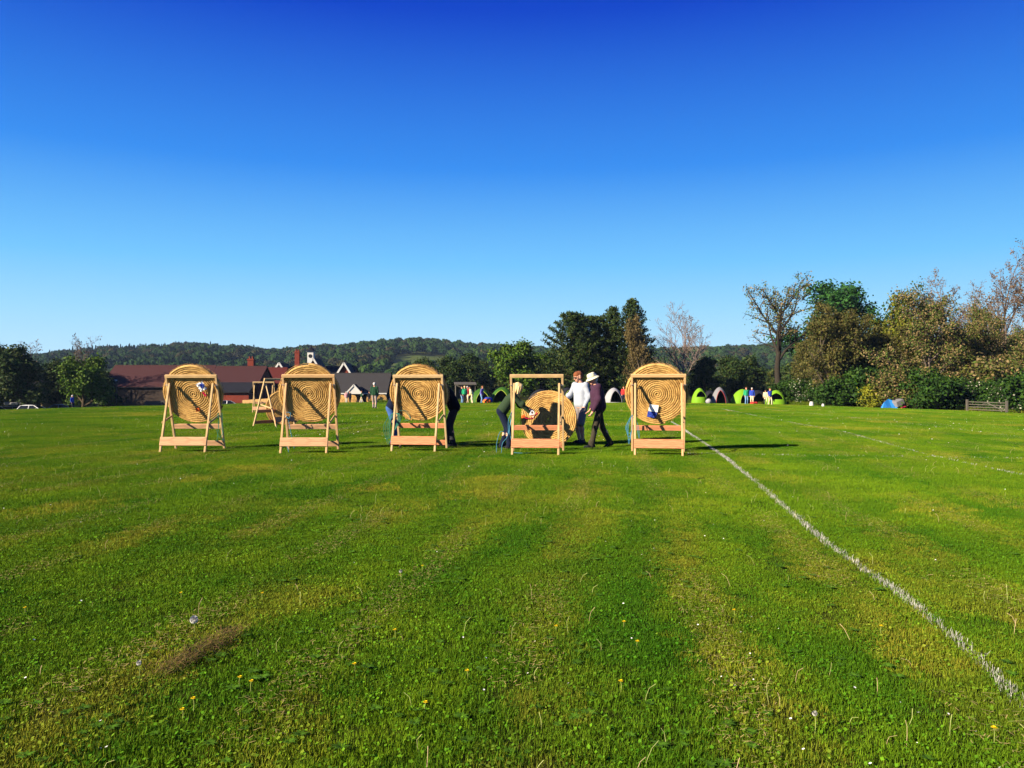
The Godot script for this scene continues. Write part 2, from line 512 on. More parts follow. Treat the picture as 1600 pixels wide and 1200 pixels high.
# a person stands at its base, facing +z; spec keys: h, lean, lift, feet [l, r], hands [l, r], head [yaw, pitch], cell, fine,
# sleeve and trouser (0..1 of arm and leg), skin, hair, top, legs, shoe (materials), long_hair, girth
func person(at: Vector3, turn: float, label: String, spec: Dictionary, group := "people on the field") -> Node3D:
	var o := thing("person", at, turn, label, "person", group)
	var H: float = spec.get("h", 1.75)
	var cell: float = spec.get("cell", 0.045)
	var fine: bool = spec.get("fine", false)
	var wide: float = spec.get("girth", 1.0)
	var lean: float = spec.get("lean", 0.0)
	var hip := Vector3(0, H * 0.515 + spec.get("lift", 0.0), spec.get("back", 0.0))
	var rot := Basis(Vector3.RIGHT, lean)
	var up := func(x: float, y: float, z: float) -> Vector3: return hip + rot * (Vector3(x, y, z) * H)
	var feet: Array = spec.get("feet", [Vector3(0.10, 0, 0.0), Vector3(-0.10, 0, 0.03)])
	var chest: Vector3 = up.call(0, 0.20, 0.0)
	var neck: Vector3 = up.call(0, 0.315, -0.004)
	var sh := [up.call(0.103 * wide, 0.287, 0.0), up.call(-0.103 * wide, 0.287, 0.0)]
	var hp := [hip + Vector3(0.052 * H, 0, 0), hip + Vector3(-0.052 * H, 0, 0)]
	var hands: Array = spec.get("hands", [])
	if hands.size() < 2:
		hands = [sh[0] + Vector3(0.045, -0.315 * H, 0.05), sh[1] + Vector3(-0.045, -0.315 * H, 0.05)]
	var skin: Material = spec.get("skin", M.skin)
	# joints of the limbs
	var el := []
	var kn := []
	var an := []
	for s in 2:
		var out := Vector3(1 if s == 0 else -1, 0, 0)
		el.append(elbow(sh[s], hands[s], 0.172 * H, 0.158 * H, rot * Vector3(out.x * 0.5, -0.3, -0.8)))
		hands[s] = el[s] + (hands[s] - el[s]).normalized() * minf(0.158 * H, el[s].distance_to(hands[s]))
		var ank: Vector3 = feet[s] + Vector3(0, 0.048 * H, 0)
		an.append(ank)
		kn.append(elbow(hp[s], ank, 0.245 * H, 0.235 * H, Vector3(out.x * 0.1, 0, 1)))
	# head frame
	var hd: Array = spec.get("head", [0.0, 0.0])
	var hb := rot * Basis(Vector3.RIGHT, -lean * 0.6) * Basis(Vector3.UP, hd[0]) * Basis(Vector3.RIGHT, hd[1])
	var head: Vector3 = neck + hb * Vector3(0, 0.085 * H, 0.012 * H)
	# body: one continuous skin
	var body := Buf.new()
	var w := H / 1.75
	var bones := [
		[hip + rot * Vector3(0.05, 0.02, 0) * w, chest + rot * Vector3(0.06, 0, 0) * w, 0.115 * w * wide, 0.105 * w * wide],
		[hip + rot * Vector3(-0.05, 0.02, 0) * w, chest + rot * Vector3(-0.06, 0, 0) * w, 0.115 * w * wide, 0.105 * w * wide],
		[chest, neck, 0.11 * w * wide, 0.055 * w], [neck, head, 0.052 * w, 0.055 * w]]
	for s in 2:
		bones.append([chest.lerp(neck, 0.35), sh[s], 0.075 * w, 0.058 * w])
		bones.append([sh[s], el[s], 0.050 * w, 0.041 * w])
		bones.append([el[s], hands[s], 0.040 * w, 0.027 * w])
		bones.append([hp[s], kn[s], 0.085 * w, 0.056 * w])
		bones.append([kn[s], kn[s].lerp(an[s], 0.35) - Vector3(0, 0, 0.012), 0.053 * w, 0.056 * w])
		bones.append([kn[s].lerp(an[s], 0.35) - Vector3(0, 0, 0.012), an[s], 0.054 * w, 0.036 * w])
		if not fine: bones.append([hands[s], hands[s] + (hands[s] - el[s]).normalized() * 0.09, 0.036 * w, 0.02 * w])
	nets_into(body, bones, cell, 0.03, Color.WHITE)
	# head with brow, nose, jaw, ears
	var r := 0.092 * w
	var hp3 := func(x: float, y: float, z: float) -> Vector3: return head + hb * (Vector3(x, y, z) * w)
	var hbones := [[hp3.call(0, 0.035, -0.015), hp3.call(0, 0.02, 0.012), 0.093 * w, 0.088 * w], [hp3.call(0, -0.02, 0.03), hp3.call(0, -0.075, 0.055), 0.066 * w, 0.036 * w],
		[hp3.call(-0.03, 0.03, 0.083), hp3.call(0.03, 0.03, 0.083), 0.017 * w, 0.017 * w], [hp3.call(0, 0.015, 0.092), hp3.call(0, -0.028, 0.112), 0.010 * w, 0.016 * w],
		[hp3.call(-0.018, -0.062, 0.082), hp3.call(0.018, -0.062, 0.082), 0.012 * w, 0.012 * w],
		[hp3.call(0.088, 0.015, -0.005), hp3.call(0.090, -0.03, 0.0), 0.018 * w, 0.011 * w], [hp3.call(-0.088, 0.015, -0.005), hp3.call(-0.090, -0.03, 0.0), 0.018 * w, 0.011 * w]]
	nets_into(body, hbones, 0.0075 if fine else 0.03, 0.015, Color.WHITE)
	if fine:
		for s in 2:
			hand_into(body, hands[s], (hands[s] - el[s]).normalized(), rot * Vector3(0, -0.2, 1), 1.0 if s == 0 else -1.0, w, spec.get("curl", 0.5))
	put("body", body.mesh(), skin, o)
	if fine:
		for s in [-1, 1]:
			var e := Buf.new()
			lathe_into(e, [[0.001, -0.011], [0.008, -0.007], [0.011, 0], [0.008, 0.007], [0.001, 0.011]], Transform3D(Basis(), hp3.call(s * 0.031, 0.008, 0.083)), 8)
			put("eye", e.mesh(), M.eye, o)
		var mo := Buf.new()
		tube_into(mo, PackedVector3Array([hp3.call(-0.022, -0.06, 0.09), hp3.call(0, -0.058, 0.0955), hp3.call(0.022, -0.06, 0.09)]), PackedFloat32Array([0.003, 0.006, 0.003]), 5)
		put("mouth", mo.mesh(), M.lips, o)
	# clothes
	var puff: float = spec.get("puff", 0.022)
	var top := Buf.new()
	var tb := [
		[hip + rot * Vector3(0.055, 0.11 - 0.05 * spec.get("hem", 1.0), 0) * w, chest + rot * Vector3(0.06, 0, 0) * w, 0.118 * w * wide + puff, 0.108 * w * wide + puff],
		[hip + rot * Vector3(-0.055, 0.11 - 0.05 * spec.get("hem", 1.0), 0) * w, chest + rot * Vector3(-0.06, 0, 0) * w, 0.118 * w * wide + puff, 0.108 * w * wide + puff],
		[chest, chest.lerp(neck, 0.86), 0.11 * w * wide + puff, 0.058 * w + puff * 0.5]]
	var sleeve: float = spec.get("sleeve", 1.0)
	for s in 2:
		tb.append([chest.lerp(neck, 0.35), sh[s], 0.075 * w + puff, 0.06 * w + puff * 0.7])
		if sleeve <= 0.5: tb.append([sh[s], sh[s].lerp(el[s], sleeve * 2.0), 0.054 * w + puff * 0.7, 0.05 * w + puff])
		else:
			tb.append([sh[s], el[s], 0.052 * w + puff * 0.8, 0.044 * w + puff * 0.7])
			tb.append([el[s], el[s].lerp(hands[s], (sleeve - 0.5) * 2.0 * 0.93), 0.044 * w + puff * 0.7, 0.033 * w + puff * 0.5])
			if fine:   # folds at the elbow
				tb.append([el[s] + Vector3(0.02, 0.03, 0), el[s] + Vector3(-0.02, 0.02, 0.03), 0.045 * w + puff, 0.04 * w + puff])
	nets_into(top, tb, cell, 0.035, Color.WHITE)
	put(spec.get("top_name", "sweater"), top.mesh(), spec.top, o)
	var tr := Buf.new()
	var lb := [[hp[0] + Vector3(-0.02, 0.03, 0), hp[1] + Vector3(0.02, 0.03, 0), 0.115 * w * wide, 0.115 * w * wide]]
	var trouser: float = spec.get("trouser", 1.0)
	for s in 2:
		if trouser <= 0.55: lb.append([hp[s], hp[s].lerp(kn[s], trouser * 2.0), 0.092 * w, 0.085 * w])
		else:
			lb.append([hp[s], kn[s], 0.094 * w, 0.07 * w])
			lb.append([kn[s], an[s].lerp(kn[s], 0.02) - Vector3(0, 0.02, 0), 0.068 * w, 0.06 * w])
			if fine: lb.append([an[s] + Vector3(0, 0.05, 0.03), an[s] + Vector3(0, 0.03, 0.02), 0.058 * w, 0.058 * w])
	nets_into(tr, lb, cell, 0.03, Color.WHITE)
	put(spec.get("legs_name", "trousers"), tr.mesh(), spec.legs, o)
	for s in 2:
		var fd := Vector3(0.12 if s == 0 else -0.12, 0, 1).normalized()
		var f0: Vector3 = feet[s]
		var lift := Basis(Vector3.RIGHT, spec.get("toe", [0.0, 0.0])[s])
		var shoe := Buf.new()
		nets_into(shoe, [[f0 + lift * Vector3(0, 0.042, -0.045) * w, f0 + lift * fd * 0.10 * w + Vector3(0, 0.038, 0) * w, 0.042 * w, 0.043 * w], [f0 + lift * fd * 0.10 * w + Vector3(0, 0.036, 0) * w, f0 + lift * fd * 0.165 * w + Vector3(0, 0.034, 0) * w, 0.042 * w, 0.033 * w], [f0 + Vector3(0, 0.05, -0.03) * w, f0 + Vector3(0, 0.095, -0.015) * w, 0.045 * w, 0.044 * w]], 0.014 if fine else 0.035, 0.02, Color.WHITE)
		put("shoe", shoe.mesh(), spec.get("shoe", M.cloth_black), o)
	# hair
	if spec.has("hair"):
		var hr := Buf.new()
		var hc := 0.011 if fine else 0.03
		var hbn := [[hp3.call(0, 0.05, -0.03), hp3.call(0, 0.058, 0.02), 0.094 * w, 0.085 * w], [hp3.call(0, 0.0, -0.05), hp3.call(0, -0.03, -0.045), 0.08 * w, 0.06 * w]]
		if spec.get("long_hair", false):
			for q in 9:
				var a := lerpf(-2.2, 2.2, q / 8.0)
				var p := Vector3(sin(a) * 0.085, 0.02, -cos(a) * 0.085)
				hbn.append([hp3.call(p.x, p.y + 0.02, p.z), hp3.call(p.x * 1.1, -0.13 - 0.05 * (q % 3), p.z * 0.9 + 0.045 + 0.02 * (q % 2)), 0.030 * w, 0.012 * w])
		nets_into(hr, hbn, hc, 0.012, Color.WHITE)
		put("hair", hr.mesh(), spec.hair, o)
	if spec.has("hat"):
		var hm := Buf.new()
		var ht := Transform3D(hb, head + hb * Vector3(0, 0.045, 0) * w)
		lathe_into(hm, [[0.165, -0.035], [0.17, -0.03], [0.145, -0.005], [0.112, 0.012], [0.105, 0.06], [0.095, 0.098], [0.07, 0.112], [0.002, 0.116]] if spec.get("brim", true) else [[0.106, -0.03], [0.108, 0.0], [0.103, 0.045], [0.08, 0.078], [0.04, 0.094], [0.002, 0.098]], ht, 24)
		if not spec.get("brim", true):
			prism_into(hm, PackedVector2Array([Vector2(-0.08, 0.06), Vector2(-0.06, 0.13), Vector2(0, 0.16), Vector2(0.06, 0.13), Vector2(0.08, 0.06)]), ht * Transform3D(Basis(Vector3.RIGHT, PI / 2), Vector3(0, -0.005, 0)), 0.008)
		var hat := put("hat", hm.mesh(), spec.hat, o)
		if spec.get("brim", true):
			var band := Buf.new()
			lathe_into(band, [[0.1135, 0.012], [0.111, 0.034]], ht, 24)
			put("hat_band", band.mesh(), M.hat_band, hat)
	if spec.get("glasses", false):
		var gm := Buf.new()
		for s in [-1, 1]:
			box_into(gm, Transform3D(hb * Basis(Vector3.UP, s * 0.25), hp3.call(s * 0.034, 0.012, 0.104)), Vector3(0.058, 0.036, 0.008), 0.003)
			tube_into(gm, PackedVector3Array([hp3.call(s * 0.062, 0.02, 0.095), hp3.call(s * 0.097, 0.018, 0.0)]), PackedFloat32Array([0.004, 0.004]), 5)
		put("sunglasses", gm.mesh(), M.glossy_black, o)
	return o
func hand_into(b: Buf, wrist: Vector3, dir: Vector3, palm: Vector3, side: float, w: float, curl: float) -> void:
	# dir: along the forearm, palm: where the palm looks
	var y := dir.normalized()
	var x := y.cross(palm).normalized() * -side    # towards the thumb
	var z := x.cross(y).normalized() * -side
	if z.dot(palm) < 0: z = -z
	var P := func(a: float, c: float, e: float) -> Vector3: return wrist + (x * a + y * c + z * e) * w
	var bones := [[P.call(-0.018, 0.0, 0), P.call(-0.026, 0.085, 0), 0.018 * w, 0.014 * w], [P.call(0.0, 0.0, 0), P.call(0.0, 0.09, 0), 0.019 * w, 0.015 * w], [P.call(0.018, 0.0, 0), P.call(0.026, 0.085, 0), 0.018 * w, 0.014 * w]]
	var ln := [0.062, 0.078, 0.085, 0.077]
	for f in 4:
		var bx := lerpf(-0.031, 0.031, f / 3.0)
		var p0: Vector3 = P.call(bx, 0.088, 0)
		var a := curl * 0.6
		var p1: Vector3 = p0 + (y * cos(a) + z * sin(a)) * ln[f] * 0.48 * w
		a += curl * 0.9
		var p2: Vector3 = p1 + (y * cos(a) + z * sin(a)) * ln[f] * 0.32 * w
		a += curl * 0.7
		var p3: Vector3 = p2 + (y * cos(a) + z * sin(a)) * ln[f] * 0.22 * w
		bones.append([p0, p1, 0.0095 * w, 0.009 * w])
		bones.append([p1, p2, 0.009 * w, 0.0085 * w])
		bones.append([p2, p3, 0.0085 * w, 0.0075 * w])
	var t0: Vector3 = P.call(0.028, 0.028, 0.004)
	var t1: Vector3 = t0 + (x * 0.75 + y * 0.65 + z * 0.25).normalized() * 0.042 * w
	var t2: Vector3 = t1 + (x * 0.25 + y * 0.85 + z * 0.45).normalized() * 0.032 * w
	bones.append([t0, t1, 0.014 * w, 0.011 * w])
	bones.append([t1, t2, 0.011 * w, 0.009 * w])
	nets_into(b, bones, 0.0052, 0.006, Color.WHITE)

# ------------------------------------------------------------------ tents, cars and other things across the field
func pop_tent(at: Vector3, turn: float, W: float, Ht: float, D: float, cloth: Material, rim: Material, sill: float, label: String) -> Node3D:
	# a spring-up dome: shell with a round doorway cut into the front, a sewn rim, a front sill and a groundsheet
	var o := thing("pop_up_tent", at, turn, label, "tent", "pop-up tents beyond the shooting line")
	var b := Buf.new()
	var nu := 64
	var nv := 26
	var wide_at := func(t: float) -> float: return pow(maxf(1.0 - pow(t, 2.0), 0.0), 0.62)
	var pt := func(i: int, j: int) -> Vector3:
		var a := TAU * i / nu
		var t := float(j) / nv
		var ce: float = wide_at.call(t)
		return Vector3(sin(a) * ce * W * 0.5, t * Ht, cos(a) * ce * D * 0.5)
	var y0 := Ht * (0.03 + sill * 1.7)
	var y1 := Ht * 0.80
	var door_half := func(y: float) -> float: return W * 0.30 * pow(maxf(1.0 - pow(maxf((y - y0) / (y1 - y0), 0.0), 2.0), 0.0), 0.7)
	for i in nu:
		for j in nv:
			var q := [pt.call(i, j), pt.call(i + 1, j), pt.call(i + 1, j + 1), pt.call(i, j + 1)]
			var m: Vector3 = (q[0] + q[1] + q[2] + q[3]) * 0.25
			if m.z > D * 0.04 and m.y > y0 and m.y < y1 and absf(m.x) < door_half.call(m.y): continue
			b.quad(q[0], q[1], q[2], q[3])
	put("shell", b.mesh(), cloth, o)
	var inner := b.v.duplicate()
	var ib := Buf.new()
	ib.n = b.n.duplicate()
	ib.c = b.c
	ib.u = b.u
	ib.i = b.i
	for k in inner.size():
		ib.n[k] = -b.n[k]
		inner[k] = inner[k] * Vector3(0.965, 0.97, 0.965)
	ib.v = inner
	put("lining", ib.mesh(), M.cloth_black, o)
	var pts := []
	for k in 25:
		var t := absf(k / 12.0 - 1.0)
		var y := lerpf(y1, maxf(y0, 0.03), pow(t, 1.6))
		var p := Vector3((-1.0 if k < 12 else 1.0) * door_half.call(y), y, 0)
		var ce: float = wide_at.call(p.y / Ht)
		p.z = sqrt(maxf(ce * ce - pow(2.0 * p.x / W, 2.0), 0.003)) * D * 0.5 + 0.015
		pts.append(p)
	put("rim", rope(pts, 0.026, 2, 5), rim, o)
	var fl := Buf.new()
	for k in 20:
		var a0 := TAU * k / 20.0
		var a1 := TAU * (k + 1) / 20.0
		fl.tri(Vector3(0, 0.02, 0), Vector3(sin(a0) * W * 0.49, 0.02, cos(a0) * D * 0.49), Vector3(sin(a1) * W * 0.49, 0.02, cos(a1) * D * 0.49))
	put("groundsheet", fl.mesh(), M.cloth_black, o)
	return o
func bag(at: Vector3, mat: Material, s: Vector3, label: String) -> void:
	var o := thing("kit_bag", at, rng.randf() * 3.0, label, "bag", "bags by the tents")
	var b := Buf.new()
	nets_into(b, [[Vector3(-s.x * 0.3, s.y * 0.42, 0), Vector3(s.x * 0.3, s.y * 0.42, 0), s.y * 0.45, s.y * 0.42], [Vector3(-s.x * 0.2, s.y * 0.3, s.z * 0.2), Vector3(s.x * 0.25, s.y * 0.35, -s.z * 0.2), s.y * 0.35, s.y * 0.38]], 0.05, 0.05, Color.WHITE)
	put("body", b.mesh(), mat, o)
	put("handle", rope([Vector3(-s.x * 0.2, s.y * 0.8, 0), Vector3(0, s.y * 1.08, 0), Vector3(s.x * 0.2, s.y * 0.8, 0)], 0.018, 4), M.cloth_black, o)
func car(at: Vector3, turn: float, paint: Material, label: String, estate := false) -> Node3D:
	var o := thing("parked_car", at, turn, label, "car", "cars parked at the field edge")
	# side outline in x (length) and y, pushed across the width, with tumblehome on the cabin
	var low := PackedVector2Array([Vector2(-2.1, 0.32), Vector2(-1.55, 0.28), Vector2(1.5, 0.28), Vector2(2.1, 0.34), Vector2(2.14, 0.62), Vector2(1.95, 0.80), Vector2(1.0, 0.93), Vector2(-1.95, 0.97), Vector2(-2.14, 0.78)])
	var b := Buf.new()
	prism_into(b, low, Transform3D.IDENTITY, 1.72)
	put("lower_body", b.mesh(), paint, o)
	var rear := -1.95 if estate else -1.6
	var cab := [[Vector2(rear - 0.08, 0.95), Vector2(1.02, 0.93)], [Vector2(rear + 0.25, 1.38), Vector2(0.25, 1.40)]]
	var g := Buf.new()
	var half := [0.80, 0.62]
	var c := []
	for k in 2:
		for e in 2:
			for s in [-1, 1]:
				c.append(Vector3(cab[k][e].x, cab[k][e].y, s * half[k]))
	g.quad(c[1], c[3], c[7], c[5])
	g.quad(c[2], c[0], c[4], c[6])
	g.quad(c[3], c[2], c[6], c[7])
	g.quad(c[0], c[1], c[5], c[4])
	put("windows", g.mesh(), M.car_glass, o)
	var rf := Buf.new()
	prism_into(rf, PackedVector2Array([Vector2(rear + 0.2, 1.375), Vector2(0.3, 1.395), Vector2(0.05, 1.45), Vector2(-0.7, 1.475), Vector2(rear + 0.45, 1.43)]), Transform3D.IDENTITY, 1.27)
	for px in [[rear - 0.08, rear + 0.25], [1.02, 0.25], [-0.35, -0.32]]:
		for s in [-1, 1]:
			tube_into(rf, PackedVector3Array([Vector3(px[0], 0.94, s * 0.805), Vector3(px[1], 1.40, s * 0.625)]), PackedFloat32Array([0.045, 0.04]), 5)
	put("roof", rf.mesh(), paint, o)
	for x in [-1.3, 1.32]:
		for s in [-1, 1]:
			var wn := Node3D.new()
			wn.name = "wheel"
			o.add_child(wn, true)
			wn.position = Vector3(x, 0.31, s * 0.80)
			var t := Buf.new()
			lathe_into(t, [[0.2, -0.09], [0.30, -0.09], [0.31, -0.05], [0.31, 0.05], [0.30, 0.09], [0.2, 0.09]], Transform3D(Basis(Vector3.RIGHT, PI / 2), Vector3.ZERO), 18)
			put("tyre", t.mesh(), M.tyre, wn)
			var h := Buf.new()
			lathe_into(h, [[0.21, -0.06], [0.05, -0.075], [0.001, -0.075], [0.05, 0.075], [0.21, 0.06]], Transform3D(Basis(Vector3.RIGHT, PI / 2), Vector3.ZERO), 14)
			put("rim", h.mesh(), M.steel, wn)
	for s in [-1, 1]:
		put("headlight", box_mesh(Vector3(0.08, 0.14, 0.34), 0.03), M.lamp_glass, o, Transform3D(Basis(), Vector3(2.09, 0.68, s * 0.62)))
		put("tail_light", box_mesh(Vector3(0.08, 0.2, 0.22), 0.03), M.red_glass, o, Transform3D(Basis(), Vector3(-2.08, 0.84, s * 0.7)))
		put("wing_mirror", box_mesh(Vector3(0.12, 0.12, 0.2), 0.04), paint, o, Transform3D(Basis(), Vector3(0.72, 1.0, s * 0.93)))
	return o

# ------------------------------------------------------------------ trees
func leaf_into(b: Buf, p: Vector3, out: Vector3, size: float, col: Color, long := 1.5) -> void:
	var d := Vector3(rng.randfn(), rng.randfn(), rng.randfn()).normalized()
	var n := (Vector3(rng.randfn(), rng.randfn(), rng.randfn()) * 0.6 + out).normalized()
	d = (d - n * d.dot(n)).normalized()
	var s := n.cross(d) * size * 0.5
	d *= size * 0.5 * long
	var k := b.v.size()
	b.v.append(p - d); b.v.append(p + s); b.v.append(p + d); b.v.append(p - s)
	for q in 4:
		b.n.append(n); b.c.append(col); b.u.append(Vector2.ZERO)
	b.i.append(k); b.i.append(k + 1); b.i.append(k + 2)
	b.i.append(k); b.i.append(k + 2); b.i.append(k + 3)
func tone(list: Array) -> Color:
	var a: Color = list[rng.randi() % list.size()]
	var f := rng.randf_range(0.7, 1.3)
	return Color(a.r * f, a.g * f, a.b * f)
# s: h, r, first, kids [per level], angle [per level], ratio [per level], rise, wiggle, leaves, clump, leaf, tones, wood
func grow(w: Buf, lf: Buf, p: Vector3, dir: Vector3, len: float, rad: float, level: int, s: Dictionary) -> void:
	var kids: Array = s.kids
	var last := level >= kids.size()
	var steps := 5 if level == 0 else (4 if level == 1 else (3 if level == 2 else 2))
	var pts := PackedVector3Array([p])
	var rr := PackedFloat32Array([rad])
	var d := dir
	var q := p
	var wig: float = s.wiggle * (0.35 if level == 0 else 1.0)
	for k in steps:
		d = (d + Vector3(rng.randfn(), rng.randfn() * 0.6, rng.randfn()) * wig + Vector3.UP * s.rise * (0.5 if level > 0 else 0.2)).normalized()
		q += d * len / steps
		pts.append(q)
		rr.append(maxf(rad * lerpf(1.0, 0.28 if not last else 0.3, (k + 1.0) / steps), s.get("twig", 0.006)))
	tube_into(w, pts, rr, 7 if level == 0 else (5 if level == 1 else (4 if level == 2 else 3)), s.wood if level < 2 or not s.has("twig_tone") else s.twig_tone, level < 2)
	if last:
		for k in s.leaves:
			var t := rng.randf_range(0.15, 1.05)
			var at: Vector3 = p.lerp(q, t)
			var o: Vector3 = Vector3(rng.randfn(), rng.randfn() * 0.75, rng.randfn()) * s.clump * 0.5
			leaf_into(lf, at + o, (o.normalized() + Vector3.UP * 0.4) * 0.9, s.leaf * rng.randf_range(0.6, 1.3), tone(s.tones))
		return
	var n: int = kids[level]
	var a0 := rng.randf() * TAU
	for k in n:
		var t: float = lerpf(s.first if level == 0 else 0.25, 1.0, (k + rng.randf() * 0.7) / n)
		var seg := clampf(t * steps, 0.0, steps - 0.001)
		var base: Vector3 = pts[int(seg)].lerp(pts[int(seg) + 1], seg - int(seg))
		var ax := (pts[int(seg) + 1] - pts[int(seg)]).normalized()
		var side := ax.cross(Vector3.RIGHT if absf(ax.x) < 0.8 else Vector3.BACK).normalized().rotated(ax, a0 + k * 2.4 + rng.randf() * 0.6)
		var an: float = s.angle[level] * rng.randf_range(0.75, 1.2) * (lerpf(1.15, 0.55, t) if level == 0 else 1.0)
		var nd := (ax * cos(an) + side * sin(an)).normalized()
		var nl: float = len * s.ratio[level] * rng.randf_range(0.75, 1.15) * (lerpf(1.1, 0.75, t) if level == 0 else lerpf(1.0, 0.6, t))
		grow(w, lf, base, nd, nl, rr[int(seg)] * (0.62 if level == 0 else 0.6), level + 1, s)
func tree_meshes(s: Dictionary) -> Array:
	var w := Buf.new()
	var lf := Buf.new()
	var stems: int = s.get("stems", 1)
	for k in stems:
		var lean: Vector3 = Vector3(rng.randfn(), 0, rng.randfn()) * s.get("lean", 0.04)
		grow(w, lf, Vector3(rng.randfn(), 0, rng.randfn()) * (0.25 if stems > 1 else 0.0) - Vector3(0, 0.15, 0), (Vector3.UP + lean).normalized(), s.h * s.get("trunk", 0.72) * rng.randf_range(0.85, 1.0) if stems > 1 else s.h * s.get("trunk", 0.72), s.r, 0, s)
	# scale to the wanted height
	var top := 0.1
	for p in lf.v: top = maxf(top, p.y)
	for p in w.v: top = maxf(top, p.y)
	var f: float = s.h / top
	var fw: float = f * s.get("broad", 1.0)
	for bb in [w, lf]:
		for k in bb.v.size(): bb.v[k] = Vector3(bb.v[k].x * fw, bb.v[k].y * f, bb.v[k].z * fw)
	return [w.mesh(), lf.mesh() if lf.v.size() else null]
func conifer_meshes(s: Dictionary) -> Array:
	var w := Buf.new()
	var lf := Buf.new()
	var h: float = s.h
	tube_into(w, PackedVector3Array([Vector3(0, -0.15, 0), Vector3(0.1, h * 0.5, 0), Vector3(0, h * 0.98, 0)]), PackedFloat32Array([s.r, s.r * 0.6, 0.03]), 7, s.wood)
	var n: int = s.n
	for k in n:
		var t := pow((k + 0.5) / n, 0.85)
		var y := h * lerpf(s.get("skirt", 0.05), 0.985, t)
		var prof: float = s.wide * 0.5 * pow(1.0 - t, s.get("taper", 0.7)) * (0.72 + 0.28 * minf(1.0, t * 5.0)) + 0.15
		var a := k * 2.39996 + rng.randf() * 0.5
		var len := prof * rng.randf_range(0.62, 1.18)
		var dir := Vector3(cos(a), 0, sin(a))
		var rise: float = s.get("rise", 0.35)
		var p0 := Vector3(0, y, 0)
		var p1 := p0 + dir * len * 0.6 + Vector3(0, rise * len * 0.3, 0)
		var p2 := p0 + dir * len + Vector3(0, rise * len * 0.75, 0)
		tube_into(w, PackedVector3Array([p0, p1, p2]), PackedFloat32Array([0.05, 0.03, 0.008]), 3, s.wood, false)
		var m := int(s.leaves * (0.35 + len / (s.wide * 0.5)))
		for q in m:
			var u := sqrt(rng.randf()) * 1.05
			var c := p0.lerp(p1, u / 0.6) if u < 0.6 else p1.lerp(p2, (u - 0.6) / 0.4)
			var sp := s.clump * (1.15 - 0.7 * u) as float
			c += Vector3(rng.randfn(), rng.randfn() * 0.55, rng.randfn()) * sp * 0.5
			leaf_into(lf, c, (dir * 0.5 + Vector3.UP * 0.7), s.leaf * rng.randf_range(0.6, 1.3), tone(s.tones), 2.4)
	return [w.mesh(), lf.mesh()]
func plant_tree(called: String, meshes: Array, at: Vector3, label: String, turn := 0.0, f := 1.0, cat := "tree", group := "trees round the field", stretch := 1.0) -> Node3D:
	var o := thing(called, at, turn, label, cat, group)
	o.scale = Vector3(f, f * stretch, f)
	put("trunk" if cat == "tree" else "stems", meshes[0], M.bark, o)
	if meshes[1]: put("crown" if cat == "tree" else "foliage", meshes[1], M.leaf, o)
	return o

# ------------------------------------------------------------------ grass
const G_LUSH := Color(0.058, 0.150, 0.007)
const G_MID := Color(0.122, 0.220, 0.009)
const G_DRY := Color(0.330, 0.260, 0.035)
func blade_patch(size: float, count: int, lo: float, hi: float, width: float, bend: bool, clover: int) -> ArrayMesh:
	var b := Buf.new()
	for k in count:
		var p := Vector3(rng.randf_range(-0.5, 0.5) * size, 0, rng.randf_range(-0.5, 0.5) * size)
		var tall := rng.randf_range(lo, hi) * (0.7 + 0.5 * noise_b.get_noise_2d(p.x * 60.0, p.z * 60.0 + count))
		var a := rng.randf() * TAU
		var lean := Vector3(cos(a), 0, sin(a)) * tall * absf(rng.randfn(0.0, 0.5))
		var face := Vector3(-sin(a + rng.randf_range(-0.8, 0.8)), 0, cos(a)).normalized() * width * rng.randf_range(0.6, 1.2) * 0.5
		var f := rng.randf_range(0.28, 1.5) if bend else rng.randf_range(0.7, 1.45)
		var col := Color(f * rng.randf_range(0.85, 1.2), f, f * rng.randf_range(0.7, 1.3))
		if k % 23 == 0: col = Color(2.2, 1.35, 2.2)      # a dead blade
		var mid := p + Vector3(0, tall * 0.6, 0) + lean * 0.4
		var tip := p + Vector3(0, tall, 0) + lean
		var nn := (tip - p).cross(face).normalized()
		if nn.y < 0: nn = -nn
		nn = (nn + Vector3(0, 0.1 if bend else 0.35, 0)).normalized()
		var s := b.v.size()
		if bend:
			for q in [p - face, p + face, mid + face * 0.8, mid - face * 0.8, tip]:
				b.v.append(q); b.n.append(nn); b.c.append(col); b.u.append(Vector2.ZERO)
			b.i.append_array(PackedInt32Array([s, s + 2, s + 1, s, s + 3, s + 2, s + 3, s + 4, s + 2]))
		else:
			for q in [p - face, p + face, tip]:
				b.v.append(q); b.n.append(nn); b.c.append(col); b.u.append(Vector2.ZERO)
			b.i.append_array(PackedInt32Array([s, s + 2, s + 1]))
	for k in clover:   # small flat leaves among the blades
		var p := Vector3(rng.randf_range(-0.5, 0.5) * size, rng.randf_range(0.012, 0.03), rng.randf_range(-0.5, 0.5) * size)
		leaf_into(b, p, Vector3.UP * 1.5, rng.randf_range(0.008, 0.018), Color(0.8, 1.05, 1.3), 1.2)
	return b.mesh()
